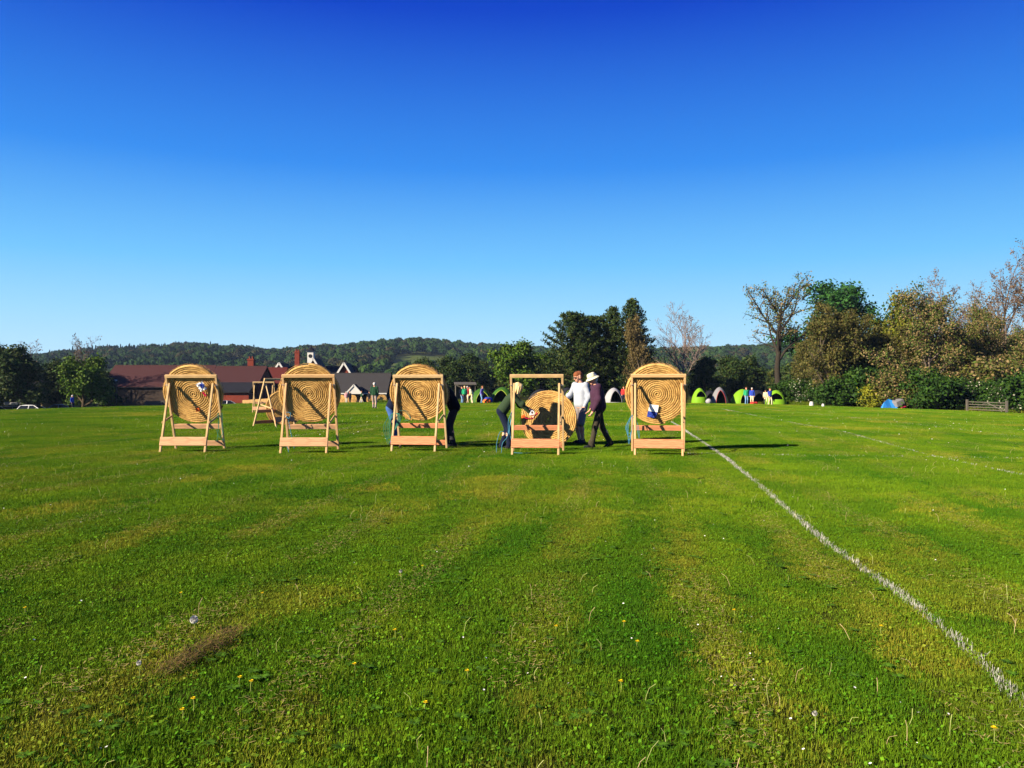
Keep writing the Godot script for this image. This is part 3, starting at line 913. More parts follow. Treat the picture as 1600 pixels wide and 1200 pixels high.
func grass_tone(x: float, z: float) -> Color:
	var u := x + 0.13 * z          # across the mowing direction
	var v := -z + 0.13 * x
	var n1 := noise.get_noise_2d(u * 11.0, v * 1.1)
	var n2 := noise_b.get_noise_2d(x * 0.9, z * 0.9)
	var n3 := noise.get_noise_2d(u * 34.0 - 70.0, v * 9.0)
	var c := G_LUSH.lerp(G_MID, clampf(0.5 + n1 * 0.85 + n2 * 0.3 + n3 * 1.4, -0.15, 1.1))
	c = c.lerp(G_DRY, clampf(noise.get_noise_2d(u * 13.0 + 90.0, v * 1.8 + 40.0) * 1.3 - 0.42 + 0.15 * n2 + 0.7 * n3, 0.0, 0.5))
	# the mower's wheel lines: a yellowed strip with a lush edge
	var row := fposmod(u - 0.65 + 0.53 + noise.get_noise_2d(v * 6.0, 31.0) * 0.12, 1.06) - 0.53
	var seen := clampf(0.6 + 1.6 * noise_b.get_noise_2d(u * 4.0, v * 2.2), 0.0, 1.0)
	c = c.lerp(G_DRY, 0.42 * seen * exp(-pow(row / 0.13, 2.0)))
	c = c.lerp(G_LUSH * 0.85, 0.6 * seen * exp(-pow((row + 0.27) / 0.12, 2.0)))
	return c
func lay_grass() -> void:
	var rings := [[1.6, 8.5, 0.27, 0.46, 5], [8.5, 24.0, 0.5, 0.85, 4], [24.0, 60.0, 1.25, 2.0, 3], [60.0, 128.0, 2.4, 3.2, 3]]
	var spec := [[0.46, 2500, 0.020, 0.052, 0.0028, true, 110], [0.85, 4600, 0.022, 0.055, 0.0052, false, 0], [2.0, 7000, 0.028, 0.065, 0.014, false, 0], [3.2, 6500, 0.03, 0.075, 0.03, false, 0]]
	for k in 4:
		var st: float = rings[k][2]
		var places := []
		var cols := []
		for q in rings[k][4]:
			places.append([])
			cols.append(PackedColorArray())
		var z: float = -rings[k][0]
		while z > -rings[k][1] - st:
			var reach := 0.74 * -z + 2.0 + 0.03 * -z
			var x := -reach
			while x < reach:
				var px := x + rng.randf_range(-0.35, 0.35) * st
				var pz := z + rng.randf_range(-0.35, 0.35) * st
				var q := rng.randi() % int(rings[k][4])
				x += st
				if not on_field(px, pz): continue
				var f := rng.randf_range(0.85, 1.15)
				var hgt := clampf(0.95 + 0.55 * noise_b.get_noise_2d(px * 2.5, pz * 2.5), 0.55, 1.6)
				var t := Transform3D(Basis(Vector3.UP, rng.randf() * TAU).scaled(Vector3(f, hgt, f)), Vector3(px, ground_y(px, pz) - 0.003, pz))
				places[q].append(t)
				cols[q].append(grass_tone(px, pz))
			z -= st
		for q in rings[k][4]:
			var sp: Array = spec[k]
			scatter("mown_grass", blade_patch(sp[0], sp[1], sp[2], sp[3], sp[4], sp[5], sp[6]), M.grass, places[q], cols[q], ["short mown grass in front of the camera", "mown grass round the target stands", "mown grass in the middle of the field", "mown grass at the far side of the field"][k], "grass")
func on_field(x: float, z: float) -> bool:
	if z < -122.0: return false
	if x > 18.0:     # the hedge on the right slants away
		return x < 41.0 + (60.0 + z) * 0.75
	return true
func painted_line(label: String, pts: Array, width: float, dense: float) -> void:
	# whitened grass blades and chalk on the soil along a wavering line; points are [x, d]
	var b := Buf.new()
	for k in pts.size() - 1:
		var a := Vector2(pts[k][0], pts[k][1])
		var c := Vector2(pts[k + 1][0], pts[k + 1][1])
		var n := int(a.distance_to(c) * dense)
		var sd := (c - a).orthogonal().normalized()
		for q in n:
			var t := rng.randf()
			var m := a.lerp(c, t)
			var thin := 0.62 + 0.8 * noise.get_noise_2d(m.x * 60.0, m.y * 60.0)
			if rng.randf() > thin: continue
			m += sd * (clampf(rng.randfn() * 0.30, -0.62, 0.62) * width + 0.02 * noise_b.get_noise_1d(m.y * 30.0))
			var dist := m.length()
			var p := Vector3(m.x, ground_y(m.x, -m.y), -m.y)
			var tall := rng.randf_range(0.015, 0.042)
			var wd := maxf(0.0032, dist * 0.0006) * rng.randf_range(0.7, 1.2)
			var an := rng.randf() * TAU
			var lean := Vector3(cos(an), 0, sin(an)) * tall * absf(rng.randfn() * 0.6)
			var f := Vector3(-sin(an), 0, cos(an)) * wd * 0.5
			var g := rng.randf_range(0.15, 0.46)
			b.quad(p - f, p + f, p + Vector3.UP * tall + lean + f * 0.4, p + Vector3.UP * tall + lean - f * 0.4, Color(g, g, g * 0.96))
	var o := structure("field_line", b.mesh(), M.chalk, label)
	o.name = o.name

# ------------------------------------------------------------------ buildings
func gable_hall(o: Node3D, at: Vector3, L: float, D: float, eave: float, ridge: float, deep: float, wall: Material, roof: Material, over := 0.35) -> void:
	# ridge along x; walls from -deep to the eaves, roof in two slabs
	var b := Buf.new()
	var side := Basis(Vector3.UP, PI / 2)
	prism_into(b, PackedVector2Array([Vector2(-D / 2, -deep), Vector2(D / 2, -deep), Vector2(D / 2, eave), Vector2(0, ridge - 0.08), Vector2(-D / 2, eave)]), Transform3D(side, at), L)
	put("wall", b.mesh(), wall, o)
	for s in [-1, 1]:
		var r := Buf.new()
		var sl := (ridge - eave) / (D / 2)
		var y0 := eave - over * sl
		prism_into(r, PackedVector2Array([Vector2(s * (D / 2 + over), y0 + 0.02), Vector2(0, ridge), Vector2(0, ridge + 0.16), Vector2(s * (D / 2 + over), y0 + 0.16)] if s < 0 else [Vector2(0, ridge), Vector2(D / 2 + over, y0 + 0.02), Vector2(D / 2 + over, y0 + 0.16), Vector2(0, ridge + 0.16)]), Transform3D(side, at), L + 0.5)
		put("roof_slope", r.mesh(), roof, o)
	var rd := Buf.new()
	tube_into(rd, PackedVector3Array([at + Vector3(-L / 2 - 0.2, ridge + 0.13, 0), at + Vector3(L / 2 + 0.2, ridge + 0.13, 0)]), PackedFloat32Array([0.13, 0.13]), 6)
	put("ridge_tiles", rd.mesh(), roof, o)
	var gt := Buf.new()
	tube_into(gt, PackedVector3Array([at + Vector3(-L / 2, eave - over * (ridge - eave) / (D / 2) - 0.02, D / 2 + over + 0.05), at + Vector3(L / 2, eave - over * (ridge - eave) / (D / 2) - 0.02, D / 2 + over + 0.05)]), PackedFloat32Array([0.07, 0.07]), 6)
	put("gutter", gt.mesh(), M.cloth_black, o)
func window_in(o: Node3D, at: Vector3, w: float, h: float) -> void:   # faces +z
	var f := Node3D.new()
	f.name = "window"
	o.add_child(f, true)
	f.position = at
	for s in [-1, 1]:
		put("frame", box_mesh(Vector3(0.08, h, 0.1), 0.01), M.white_paint, f, Transform3D(Basis(), Vector3(s * (w / 2 - 0.04), 0, 0.03)))
		put("frame", box_mesh(Vector3(w - 0.16, 0.08, 0.1), 0.01), M.white_paint, f, Transform3D(Basis(), Vector3(0, s * (h / 2 - 0.04), 0.03)))
	put("pane", box_mesh(Vector3(w - 0.16, h - 0.16, 0.02), 0.002), M.car_glass, f, Transform3D(Basis(), Vector3(0, 0, 0.02)))
	put("sill", box_mesh(Vector3(w + 0.12, 0.07, 0.2), 0.01), M.white_paint, f, Transform3D(Basis(), Vector3(0, -h / 2 - 0.035, 0.08)))
func chimney(o: Node3D, at: Vector3, w: float, h: float) -> void:
	var b := Buf.new()
	box_into(b, Transform3D(Basis(), at + Vector3(0, h / 2, 0)), Vector3(w, h, w * 0.8), 0.02)
	box_into(b, Transform3D(Basis(), at + Vector3(0, h - 0.2, 0)), Vector3(w + 0.16, 0.16, w * 0.8 + 0.16), 0.02)
	var c := put("chimney", b.mesh(), M.brick, o)
	for s in [-1, 1]:
		var p := Buf.new()
		lathe_into(p, [[0.15, 0], [0.13, 0.35], [0.16, 0.4], [0.02, 0.4]], Transform3D(Basis(), at + Vector3(s * w * 0.24, h, 0)), 10)
		put("chimney_pot", p.mesh(), M.brick, c)
func white_gable(o: Node3D, at: Vector3, w: float, h: float, back: float, below: float) -> void:
	# a front gable: rendered face, slate slopes running back, white bargeboards
	var b := Buf.new()
	prism_into(b, PackedVector2Array([Vector2(-w / 2, -below), Vector2(w / 2, -below), Vector2(w / 2, 0), Vector2(0, h), Vector2(-w / 2, 0)]), Transform3D(Basis(), at - Vector3(0, 0, back / 2)), back)
	var g := put("gable", b.mesh(), M.brick, o)
	for s in [-1, 1]:
		var e := Vector3(s * (w / 2 + 0.3), -0.3 * h / (w / 2), 0)
		var top := Vector3(0, h, 0)
		var nrm := Vector3(s * h, w / 2, 0).normalized()
		put("roof_slope", box_mesh(Vector3(back + 0.5, e.distance_to(top), 0.14), 0.01), M.slate, g, Transform3D(Basis(Vector3.BACK, (top - e).normalized(), Vector3.BACK.cross((top - e).normalized())), at + (e + top) * 0.5 + nrm * 0.10 - Vector3(0, 0, back / 2 - 0.1)))
		put("bargeboard", box_mesh(Vector3(0.12, e.distance_to(top) + 0.1, 0.32), 0.01), M.white_paint, g, Transform3D(Basis(Vector3.BACK, (top - e).normalized(), Vector3.BACK.cross((top - e).normalized())), at + (e + top) * 0.5 + nrm * 0.03 + Vector3(0, 0, 0.44)))

# ------------------------------------------------------------------ the place
func make_materials() -> void:
	M.straw = painted(0.75)
	M.straw.metallic_specular = 0.3
	M.pine = grained(0.43, 0.295, 0.15, 9.0, 0.5, 0.34, 0.7, 1.6)
	M.pine_warm = grained(0.47, 0.30, 0.15, 8.0, 0.5, 0.3, 0.7, 1.4)
	M.pine_grey = grained(0.40, 0.285, 0.155, 10.0, 0.5, 0.36, 0.75, 1.8)
	M.board = grained(0.42, 0.175, 0.09, 8.0, 0.5, 0.34, 0.75, 1.4)
	M.board_pale = grained(0.40, 0.235, 0.135, 8.0, 0.5, 0.3, 0.75, 1.4)
	M.steel = flat(0.55, 0.55, 0.57, 0.35, 0.9)
	M.skin = flat(0.52, 0.27, 0.19, 0.55)
	M.skin.subsurf_scatter_enabled = true
	M.skin.subsurf_scatter_strength = 0.15
	M.lips = flat(0.33, 0.10, 0.09, 0.5)
	M.eye = flat(0.03, 0.025, 0.02, 0.2)
	M.hat_band = grained(0.36, 0.34, 0.24, 3.0, 3.0, 0.15, 0.9, 4.0)
	M.glossy_black = flat(0.008, 0.008, 0.01, 0.12)
	M.cloth_black = flat(0.012, 0.013, 0.018, 0.9)
	for q in [["white_top", 0.27, 0.30, 0.37], ["grey_shorts", 0.19, 0.17, 0.18], ["purple", 0.040, 0.017, 0.037], ["khaki", 0.038, 0.033, 0.024], ["green_top", 0.024, 0.042, 0.023], ["navy", 0.006, 0.010, 0.028], ["denim", 0.035, 0.085, 0.26], ["jacket", 0.009, 0.009, 0.012], ["charcoal", 0.022, 0.022, 0.028], ["forest", 0.013, 0.045, 0.024], ["grey_cloth", 0.24, 0.20, 0.19], ["hat", 0.52, 0.50, 0.38], ["kelly", 0.02, 0.26, 0.12], ["royal", 0.02, 0.045, 0.32], ["red_cloth", 0.42, 0.03, 0.03], ["cream_cloth", 0.55, 0.45, 0.30], ["violet", 0.09, 0.07, 0.32], ["pink_cloth", 0.46, 0.22, 0.24], ["yellow_cloth", 0.62, 0.60, 0.30], ["sky_jeans", 0.12, 0.24, 0.42], ["blonde", 0.62, 0.44, 0.22], ["ginger", 0.16, 0.055, 0.025], ["grey_hair", 0.42, 0.42, 0.42], ["dark_hair", 0.03, 0.02, 0.015]]:
		M[q[0]] = grained(q[1], q[2], q[3], 3.0, 3.0, 0.16, 0.92, 5.0)
		M[q[0]].rim_enabled = true
		M[q[0]].rim = 0.05
	for q in [["lime", 0.13, 0.28, 0.012], ["lime_dark", 0.03, 0.09, 0.01], ["tent_grey", 0.16, 0.16, 0.18], ["tent_white", 0.26, 0.26, 0.29], ["tent_red", 0.30, 0.05, 0.05], ["tent_black", 0.015, 0.016, 0.02], ["lime_pale", 0.30, 0.40, 0.05]]:
		M[q[0]] = flat(q[1], q[2], q[3], 0.55)
		M[q[0]].backlight_enabled = true
		M[q[0]].backlight = Color(0.35, 0.35, 0.35)
	M.blue_cord = flat(0.045, 0.17, 0.27, 0.7)
	M.green_cord = flat(0.03, 0.14, 0.11, 0.7)
	M.paper = flat(0.80, 0.80, 0.80, 0.8)
	M.paper_blue = flat(0.025, 0.05, 0.30, 0.6)
	M.orange = flat(0.80, 0.14, 0.03, 0.6)
	M.crimson = flat(0.42, 0.015, 0.06, 0.6)
	M.leaf = leafy(0.45, 0.6)
	M.far_leaf = leafy(0.25, 0.8)
	M.far_leaf.metallic_specular = 0.1
	M.bark = painted(0.95)
	M.grass = leafy(0.55, 0.6)
	M.grass.metallic_specular = 0.12
	M.chalk = leafy(0.3, 0.9)
	M.brick = grained(0.13, 0.028, 0.019, 12.0, 12.0, 0.22, 0.9, 0.6)
	M.roof_brown = grained(0.045, 0.019, 0.020, 14.0, 5.0, 0.16, 0.75, 0.35)
	M.roof_red = grained(0.07, 0.016, 0.014, 14.0, 5.0, 0.2, 0.8, 0.35)
	M.slate = grained(0.014, 0.015, 0.020, 10.0, 8.0, 0.25, 0.7, 0.4)
	M.felt = grained(0.032, 0.031, 0.034, 10.0, 8.0, 0.2, 0.85, 0.4)
	M.cladding = grained(0.035, 0.026, 0.022, 12.0, 3.0, 0.3, 0.9, 0.6)
	M.white_paint = grained(0.42, 0.42, 0.42, 5.0, 5.0, 0.06, 0.6, 0.8)
	M.fence = grained(0.30, 0.19, 0.085, 9.0, 1.0, 0.25, 0.85, 0.8)
	M.stone = grained(0.17, 0.14, 0.08, 9.0, 9.0, 0.35, 0.95, 0.5)
	M.weathered = grained(0.085, 0.078, 0.068, 9.0, 1.0, 0.25, 0.9, 0.8)
	M.car_white = flat(0.62, 0.64, 0.66, 0.25); M.car_white.clearcoat_enabled = true
	M.car_blue = flat(0.012, 0.035, 0.10, 0.25); M.car_blue.clearcoat_enabled = true
	M.car_teal = flat(0.02, 0.07, 0.15, 0.25); M.car_teal.clearcoat_enabled = true
	M.car_silver = flat(0.40, 0.43, 0.50, 0.3, 0.3)
	M.car_glass = flat(0.012, 0.015, 0.018, 0.06)
	M.tyre = flat(0.015, 0.015, 0.015, 0.9)
	M.lamp_glass = flat(0.7, 0.72, 0.75, 0.1)
	M.red_glass = flat(0.35, 0.01, 0.01, 0.15)
	M.tarp = flat(0.02, 0.20, 0.60, 0.5)
	M.petal_yellow = flat(0.60, 0.45, 0.008, 0.8)
	M.petal_white = flat(0.42, 0.42, 0.40, 0.9)
	M.stalk = leafy(0.3, 0.7)
	# soil and thatch under the blades
	var nz := FastNoiseLite.new()
	nz.seed = 5
	nz.frequency = 0.06
	nz.fractal_octaves = 4
	var tex := image_of(256, 256, func(x, y):
		var a: float = TAU * x / 256.0
		var e: float = TAU * y / 256.0
		var q: float = nz.get_noise_3d(cos(a) * 60.0 + cos(e) * 60.0, sin(a) * 60.0, sin(e) * 60.0) + 0.4 * rng.randf_range(-1, 1)
		return Color(0.028, 0.042, 0.006).lerp(Color(0.050, 0.046, 0.012), clampf(0.5 + q * 0.9, 0.0, 1.0)).linear_to_srgb())
	var gm := StandardMaterial3D.new()
	gm.albedo_texture = tex
	gm.uv1_triplanar = true
	gm.uv1_world_triplanar = true
	gm.uv1_scale = Vector3.ONE * 0.7
	gm.roughness = 1.0
	gm.metallic_specular = 0.05
	M.ground = gm

func make_sky() -> void:
	var cam := Camera3D.new()
	cam.name = "camera"
	cam.position = Vector3(0, EYE, 0)
	cam.fov = rad_to_deg(2.0 * atan(600.0 / F))
	cam.near = 0.05
	cam.far = 5000.0
	add_child(cam)
	cam.current = true
	# clear sky: pale at the horizon, deep blue higher up, the same all round
	var table := [[0.0, 0.60, 0.86, 1.02], [0.05, 0.46, 0.78, 1.02], [0.087, 0.352, 0.716, 1.0], [0.151, 0.178, 0.571, 1.0], [0.267, 0.038, 0.275, 0.88], [0.435, 0.003, 0.060, 0.60], [0.6, 0.002, 0.045, 0.43], [1.0, 0.002, 0.038, 0.36]]
	var im := Image.create(16, 1024, false, Image.FORMAT_RGBAF)
	for y in 1024:
		var s := sin((0.5 - (y + 0.5) / 1024.0) * PI)
		var c := Color(0.10, 0.13, 0.06)
		if s >= 0.0:
			for k in table.size() - 1:
				if s >= table[k][0] and s <= table[k + 1][0]:
					var t: float = (s - table[k][0]) / (table[k + 1][0] - table[k][0])
					c = Color(lerpf(table[k][1], table[k + 1][1], t), lerpf(table[k][2], table[k + 1][2], t), lerpf(table[k][3], table[k + 1][3], t))
		for x in 16: im.set_pixel(x, y, c)
	var pm := PanoramaSkyMaterial.new()
	pm.panorama = ImageTexture.create_from_image(im)
	var sky := Sky.new()
	sky.sky_material = pm
	var env := Environment.new()
	env.background_mode = Environment.BG_SKY
	env.sky = sky
	env.tonemap_mode = Environment.TONE_MAPPER_LINEAR
	env.tonemap_exposure = 3.0
	env.background_energy_multiplier = 0.34
	env.sdfgi_enabled = true
	env.ssao_enabled = true
	env.ssil_enabled = true
	env.fog_enabled = true
	env.fog_density = 0.0001
	env.fog_light_color = Color(0.70, 0.82, 1.0)
	var we := WorldEnvironment.new()
	we.name = "world_environment"
	we.environment = env
	add_child(we)
	var sun := DirectionalLight3D.new()
	sun.name = "sun"
	sun.light_energy = 1.6
	sun.light_color = Color(1.0, 0.93, 0.80)
	sun.light_angular_distance = 0.5
	sun.shadow_enabled = true
	var az := deg_to_rad(58.0)
	var el := deg_to_rad(24.0)
	var to_sun := Vector3(-sin(az) * cos(el), sin(el), cos(az) * cos(el))
	add_child(sun)
	sun.look_at_from_position(to_sun * 50.0, Vector3.ZERO, Vector3.UP)

func make_ground() -> void:
	# one sheet, fine near the camera and coarse far away
	var xs := PackedFloat32Array()
	var zs := PackedFloat32Array()
	for k in range(-60, 61):
		var t := k / 60.0
		xs.append(t * 45.0 + signf(t) * pow(absf(t), 5.0) * 1500.0)
	for k in range(0, 111):
		var t := k / 110.0
		zs.append(40.0 - t * 130.0 - pow(t, 6.0) * 1450.0)
	var b := Buf.new()
	for j in zs.size():
		for i in xs.size():
			var p := Vector3(xs[i], ground_y(xs[i], zs[j]), zs[j])
			var e := 0.5
			b.v.append(p)
			b.n.append(Vector3(ground_y(p.x - e, p.z) - ground_y(p.x + e, p.z), 2.0 * e, ground_y(p.x, p.z - e) - ground_y(p.x, p.z + e)).normalized())
			b.c.append(Color.WHITE)
			b.u.append(Vector2.ZERO)
	var w := xs.size()
	for j in zs.size() - 1:
		for i in w - 1:
			var o := j * w + i
			b.i.append_array(PackedInt32Array([o, o + 1, o + w + 1, o, o + w + 1, o + w]))
	# rows run away from the camera, so this order faces up once turned
	for k in range(0, b.i.size(), 3):
		var q := b.i[k + 1]
		b.i[k + 1] = b.i[k + 2]
		b.i[k + 2] = q
	structure("ground", b.mesh(), M.ground, "")

func make_meadow() -> void:
	# the pale open field on the slope of the hill
	var b := Buf.new()
	var n := 10
	for i in n:
		for j in n:
			var q := []
			for k in [[0, 0], [1, 0], [1, 1], [0, 1]]:
				var d := lerpf(425.0, 605.0, (j + k[1]) / float(n))
				var x := gx(lerpf(608.0, 709.0, (i + k[0]) / float(n)), d)
				q.append(Vector3(x, ground_y(x, -d) + 0.35, -d))
			b.quad(q[0], q[1], q[2], q[3], Color(0.055, 0.075, 0.018) * rng.randf_range(0.9, 1.1))
	structure("hill_meadow", b.mesh(), M.bark, "")
func make_lines() -> void:
	painted_line("main white line running from the right-hand stand to the lower right corner", [[2.0, 1.5], [2.37, 3.59], [2.53, 4.2], [2.68, 5.06], [2.79, 5.8], [2.94, 7.26], [3.49, 10.5], [4.38, 16.05], [5.25, 22.6], [6.4, 31.0]], 0.072, 520.0)
	painted_line("faint white line running away right of the main line", [[8.3, 12.5], [8.7, 16.2], [10.3, 23.6], [11.9, 37.8], [13.5, 50.0]], 0.075, 70.0)
	painted_line("farthest white line running away at the right", [[14.0, 18.0], [14.5, 21.9], [15.5, 30.0], [16.0, 45.0], [17.0, 58.0]], 0.075, 40.0)
	painted_line("faint white line crossing the field behind the shadows", [[3.75, 16.7], [6.5, 16.0], [9.8, 15.5], [14.5, 15.0]], 0.06, 70.0)
	painted_line("faint white line running away left of the middle stand", [[-6.4, 22.0], [-5.36, 27.0], [-2.1, 42.0], [0.6, 55.0]], 0.075, 45.0)

func make_weeds() -> void:
	# dandelion stalks, seed heads, daisies, clippings: too many to count
	var st := Buf.new()
	tube_into(st, PackedVector3Array([Vector3.ZERO, Vector3(0.03, 0.4, 0), Vector3(0.09, 0.75, 0.02), Vector3(0.30, 1.0, 0.10)]), PackedFloat32Array([0.010, 0.009, 0.009, 0.012]), 4, Color(1, 1, 1))
	var sm := st.mesh()
	var pl := []
	var cl := PackedColorArray()
	for k in 2100:
		var d := 2.6 + 60.0 * pow(rng.randf(), 1.6)
		var x := rng.randf_range(-0.72, 0.72) * d
		if noise_b.get_noise_2d(x * 3.0, d * 3.0) < rng.randf_range(-0.35, 0.35) or not on_field(x, -d): continue
		if d < 8.0 and rng.randf() < 0.72: continue
		var h := rng.randf_range(0.04, 0.12)
		var thick := maxf(0.13, d * 0.012)
		var tilt := Basis(Vector3(rng.randfn(), 0, rng.randfn()).normalized(), absf(rng.randfn() * 0.28))
		pl.append(Transform3D(Basis(Vector3.UP, rng.randf() * TAU) * tilt * Basis.from_scale(Vector3(thick, h, thick)), Vector3(x, ground_y(x, -d), -d)))
		var f := rng.randf_range(0.7, 1.15)
		cl.append(Color(0.36 * f, 0.40 * f, 0.14 * f) if rng.randf() < 0.6 else Color(0.42 * f, 0.32 * f, 0.18 * f))
	scatter("dandelion_stalks", sm, M.stalk, pl, cl, "pale bare dandelion stalks standing above the mown grass", "stalks")
	var fl := Buf.new()
	for k in 10:
		var a := TAU * k / 10.0
		var d := Vector3(cos(a), 0.25, sin(a))
		var s := Vector3(-sin(a), 0, cos(a)) * 0.25
		fl.quad(Vector3(0, 0.02, 0) - s * 0.4, Vector3(0, 0.02, 0) + s * 0.4, d + s, d - s)
	var dm := fl.mesh()
	pl = []
	cl = PackedColorArray()
	for k in 1500:
		var d := 2.6 + 34.0 * pow(rng.randf(), 1.5)
		var x := rng.randf_range(-0.72, 0.72) * d
		if noise.get_noise_2d(x * 6.0 + 50.0, d * 6.0) < rng.randf_range(-0.1, 0.5): continue
		var s := rng.randf_range(0.003, 0.0065) * maxf(1.0, d * 0.11)
		pl.append(Transform3D(Basis(Vector3(rng.randfn(), 0, rng.randfn()).normalized(), 0.4).scaled(Vector3.ONE * s), Vector3(x, ground_y(x, -d) + rng.randf_range(0.03, 0.055), -d)))
		cl.append(Color(0.7, 0.7, 0.68))
	scatter("daisies", dm, M.chalk, pl, cl, "tiny white daisies scattered through the mown grass", "daisies")
	# rosettes of broad dark leaves: dandelion and plantain
	var ro := Buf.new()
	for k in 11:
		var a := TAU * k / 11.0 + rng.randf() * 0.4
		var dir := Vector3(cos(a), 0, sin(a))
		var sd := Vector3(-sin(a), 0, cos(a))
		var l := rng.randf_range(0.6, 1.0)
		var f := rng.randf_range(0.7, 1.3)
		var prev := Vector3.ZERO
		var pw := 0.04
		for q in 4:
			var t := (q + 1) / 4.0
			var p := dir * l * t + Vector3.UP * (0.42 * t - 0.30 * t * t) * l
			var w := 0.16 * sin(PI * minf(t * 0.85 + 0.1, 0.97)) * l
			ro.quad(prev - sd * pw, prev + sd * pw, p + sd * w, p - sd * w, Color(f, f, f))
			prev = p
			pw = w
	for k in ro.n.size():
		if ro.n[k].y < 0: ro.n[k] = -ro.n[k]
	pl = []
	cl = PackedColorArray()
	for k in 2600:
		var d := 2.6 + 30.0 * pow(rng.randf(), 1.3)
		var x := rng.randf_range(-0.74, 0.74) * d
		if noise_b.get_noise_2d(x * 5.0 + 200.0, d * 5.0) < rng.randf_range(-0.25, 0.4): continue
		var s := rng.randf_range(0.022, 0.05)
		pl.append(Transform3D(Basis(Vector3.UP, rng.randf() * TAU).scaled(Vector3(s, s * 1.2, s)), Vector3(x, ground_y(x, -d) + 0.022, -d)))
		var f := rng.randf_range(0.7, 1.2)
		cl.append(Color(0.060 * f, 0.14 * f, 0.010 * f))
	scatter("weed_rosettes", ro.mesh(), M.grass, pl, cl, "low rosettes of broad weed leaves in the mown grass", "weeds")
	# rows of dry clippings left by the mower
	var sl := Buf.new()
	for k in 60:
		var p := Vector3(rng.randf_range(-0.5, 0.5), rng.randf_range(0.02, 0.05), rng.randf_range(-0.5, 0.5)) * Vector3(0.28, 1, 0.5)
		var a := rng.randf() * TAU
		var d := Vector3(cos(a), rng.randf_range(-0.2, 0.3), sin(a)) * rng.randf_range(0.015, 0.035)
		var s := Vector3(-sin(a), 0, cos(a)) * 0.0016
		sl.quad(p - s, p + s, p + d + s, p + d - s, Color.WHITE * rng.randf_range(0.7, 1.25))
	var cm := sl.mesh()
	pl = []
	cl = PackedColorArray()
	for row in range(-14, 16):
		var u := row * 1.06 + 0.65
		var d := 2.8
		while d < 30.0:
			var x := u + 0.13 * d + noise.get_noise_2d(d * 6.0, row * 31.0) * 0.14
			d += 0.3
			if absf(x) > 0.75 * d or noise_b.get_noise_2d(d * 4.0, row * 57.0) < -0.05: continue
			var f := rng.randf_range(0.8, 1.2) * maxf(1.0, d * 0.06)
			pl.append(Transform3D(Basis(Vector3.UP, -0.13 + rng.randf_range(-0.3, 0.3)).scaled(Vector3(f, 1.0, f)), Vector3(x, ground_y(x, -d), -d)))
			var g := rng.randf_range(0.75, 1.1)
			cl.append(Color(0.34 * g, 0.27 * g, 0.10 * g))
	scatter("grass_clippings", cm, M.chalk, pl, cl, "rows of dry yellow clippings left along the mowing lines", "clippings")
	# yellow dandelions and seed heads one can pick out
	var spots := [[393, 1086], [302, 1117], [285, 1124], [375, 1076], [970, 1085], [996, 1018], [869, 992], [665, 1116], [730, 1065], [554, 1058], [617, 998], [1377, 993], [1553, 1166], [410, 943], [39, 962], [660, 897], [1147, 968], [1453, 806], [975, 986], [283, 937]]
	for s in spots:
		var o := thing("dandelion", near(s[0], s[1]), rng.randf() * TAU, "small yellow dandelion flower open in the mown grass", "dandelion", "yellow dandelions in the grass")
		var h := rng.randf_range(0.04, 0.075)
		put("stalk", rope([Vector3(0, 0, 0), Vector3(0.004, h * 0.6, 0), Vector3(0, h, 0)], 0.0022, 3, 4), M.stalk_green, o)
		var b := Buf.new()
		for ring in 3:
			for k in 14:
				var a := TAU * (k + ring * 0.4) / 14.0
				var d := Vector3(cos(a), 0.15 + ring * 0.5, sin(a)).normalized() * (0.012 - ring * 0.003)
				var sd := Vector3(-sin(a), 0, cos(a)) * 0.0032
				b.quad(Vector3(0, h + 0.002, 0) - sd * 0.4, Vector3(0, h + 0.002, 0) + sd * 0.4, Vector3(0, h + 0.002, 0) + d + sd, Vector3(0, h + 0.002, 0) + d - sd)
		put("flower_head", b.mesh(), M.petal_yellow, o)
	for s in [[303, 993, 0.024, "large white dandelion seed head above the brown clump of dead grass"], [217, 1065, 0.012, "small white dandelion seed head left of the brown clump"], [626, 913, 0.012, "white dandelion seed head left of the middle of the foreground"], [1273, 1148, 0.011, "pale dandelion seed head low down, right of the middle"]]:
		var o := thing("dandelion_clock", near(s[0], s[1]), 0.0, s[3], "seed head", "dandelion seed heads")
		put("stalk", rope([Vector3(0, 0, 0), Vector3(0.005, 0.05, 0), Vector3(0, 0.09, 0)], 0.0022, 3, 4), M.stalk_green, o)
		var b := Buf.new()
		for k in 150:
			var d := Vector3(rng.randfn(), rng.randfn(), rng.randfn()).normalized()
			var sd := d.cross(Vector3(0.3, 0.9, 0.2)).normalized() * 0.0028
			var c := Vector3(0, 0.09, 0)
			b.quad(c + d * 0.004 - sd * 0.2, c + d * 0.004 + sd * 0.2, c + d * s[2] + sd, c + d * s[2] - sd)
		put("seed_ball", b.mesh(), M.petal_white, o)
	# the matted heap of dead grass
	var hb := Buf.new()
	var h0 := near(255, 1058)
	var h1 := near(362, 998)
	for k in 1500:
		var t := rng.randf()
		if sin(t * 17.0) > 0.75 and k % 4 > 0: continue
		var spread := 0.6 + 0.9 * absf(noise.get_noise_1d(t * 90.0)) + (0.5 if k % 3 == 0 else 0.0)
		var c := h0.lerp(h1, t) + Vector3(rng.randfn() * 0.05, 0, rng.randfn() * 0.075) * spread
		var hh := 0.012 * exp(-pow((t - 0.25) * 4.0, 2.0)) + 0.025 * exp(-pow((t - 0.85) * 6.0, 2.0))
		c.y = ground_y(c.x, c.z) + rng.randf_range(0.015, 0.05 + hh)
		var a := rng.randf() * TAU
		var d := Vector3(cos(a), rng.randf_range(-0.4, 0.5), sin(a)) * rng.randf_range(0.02, 0.07)
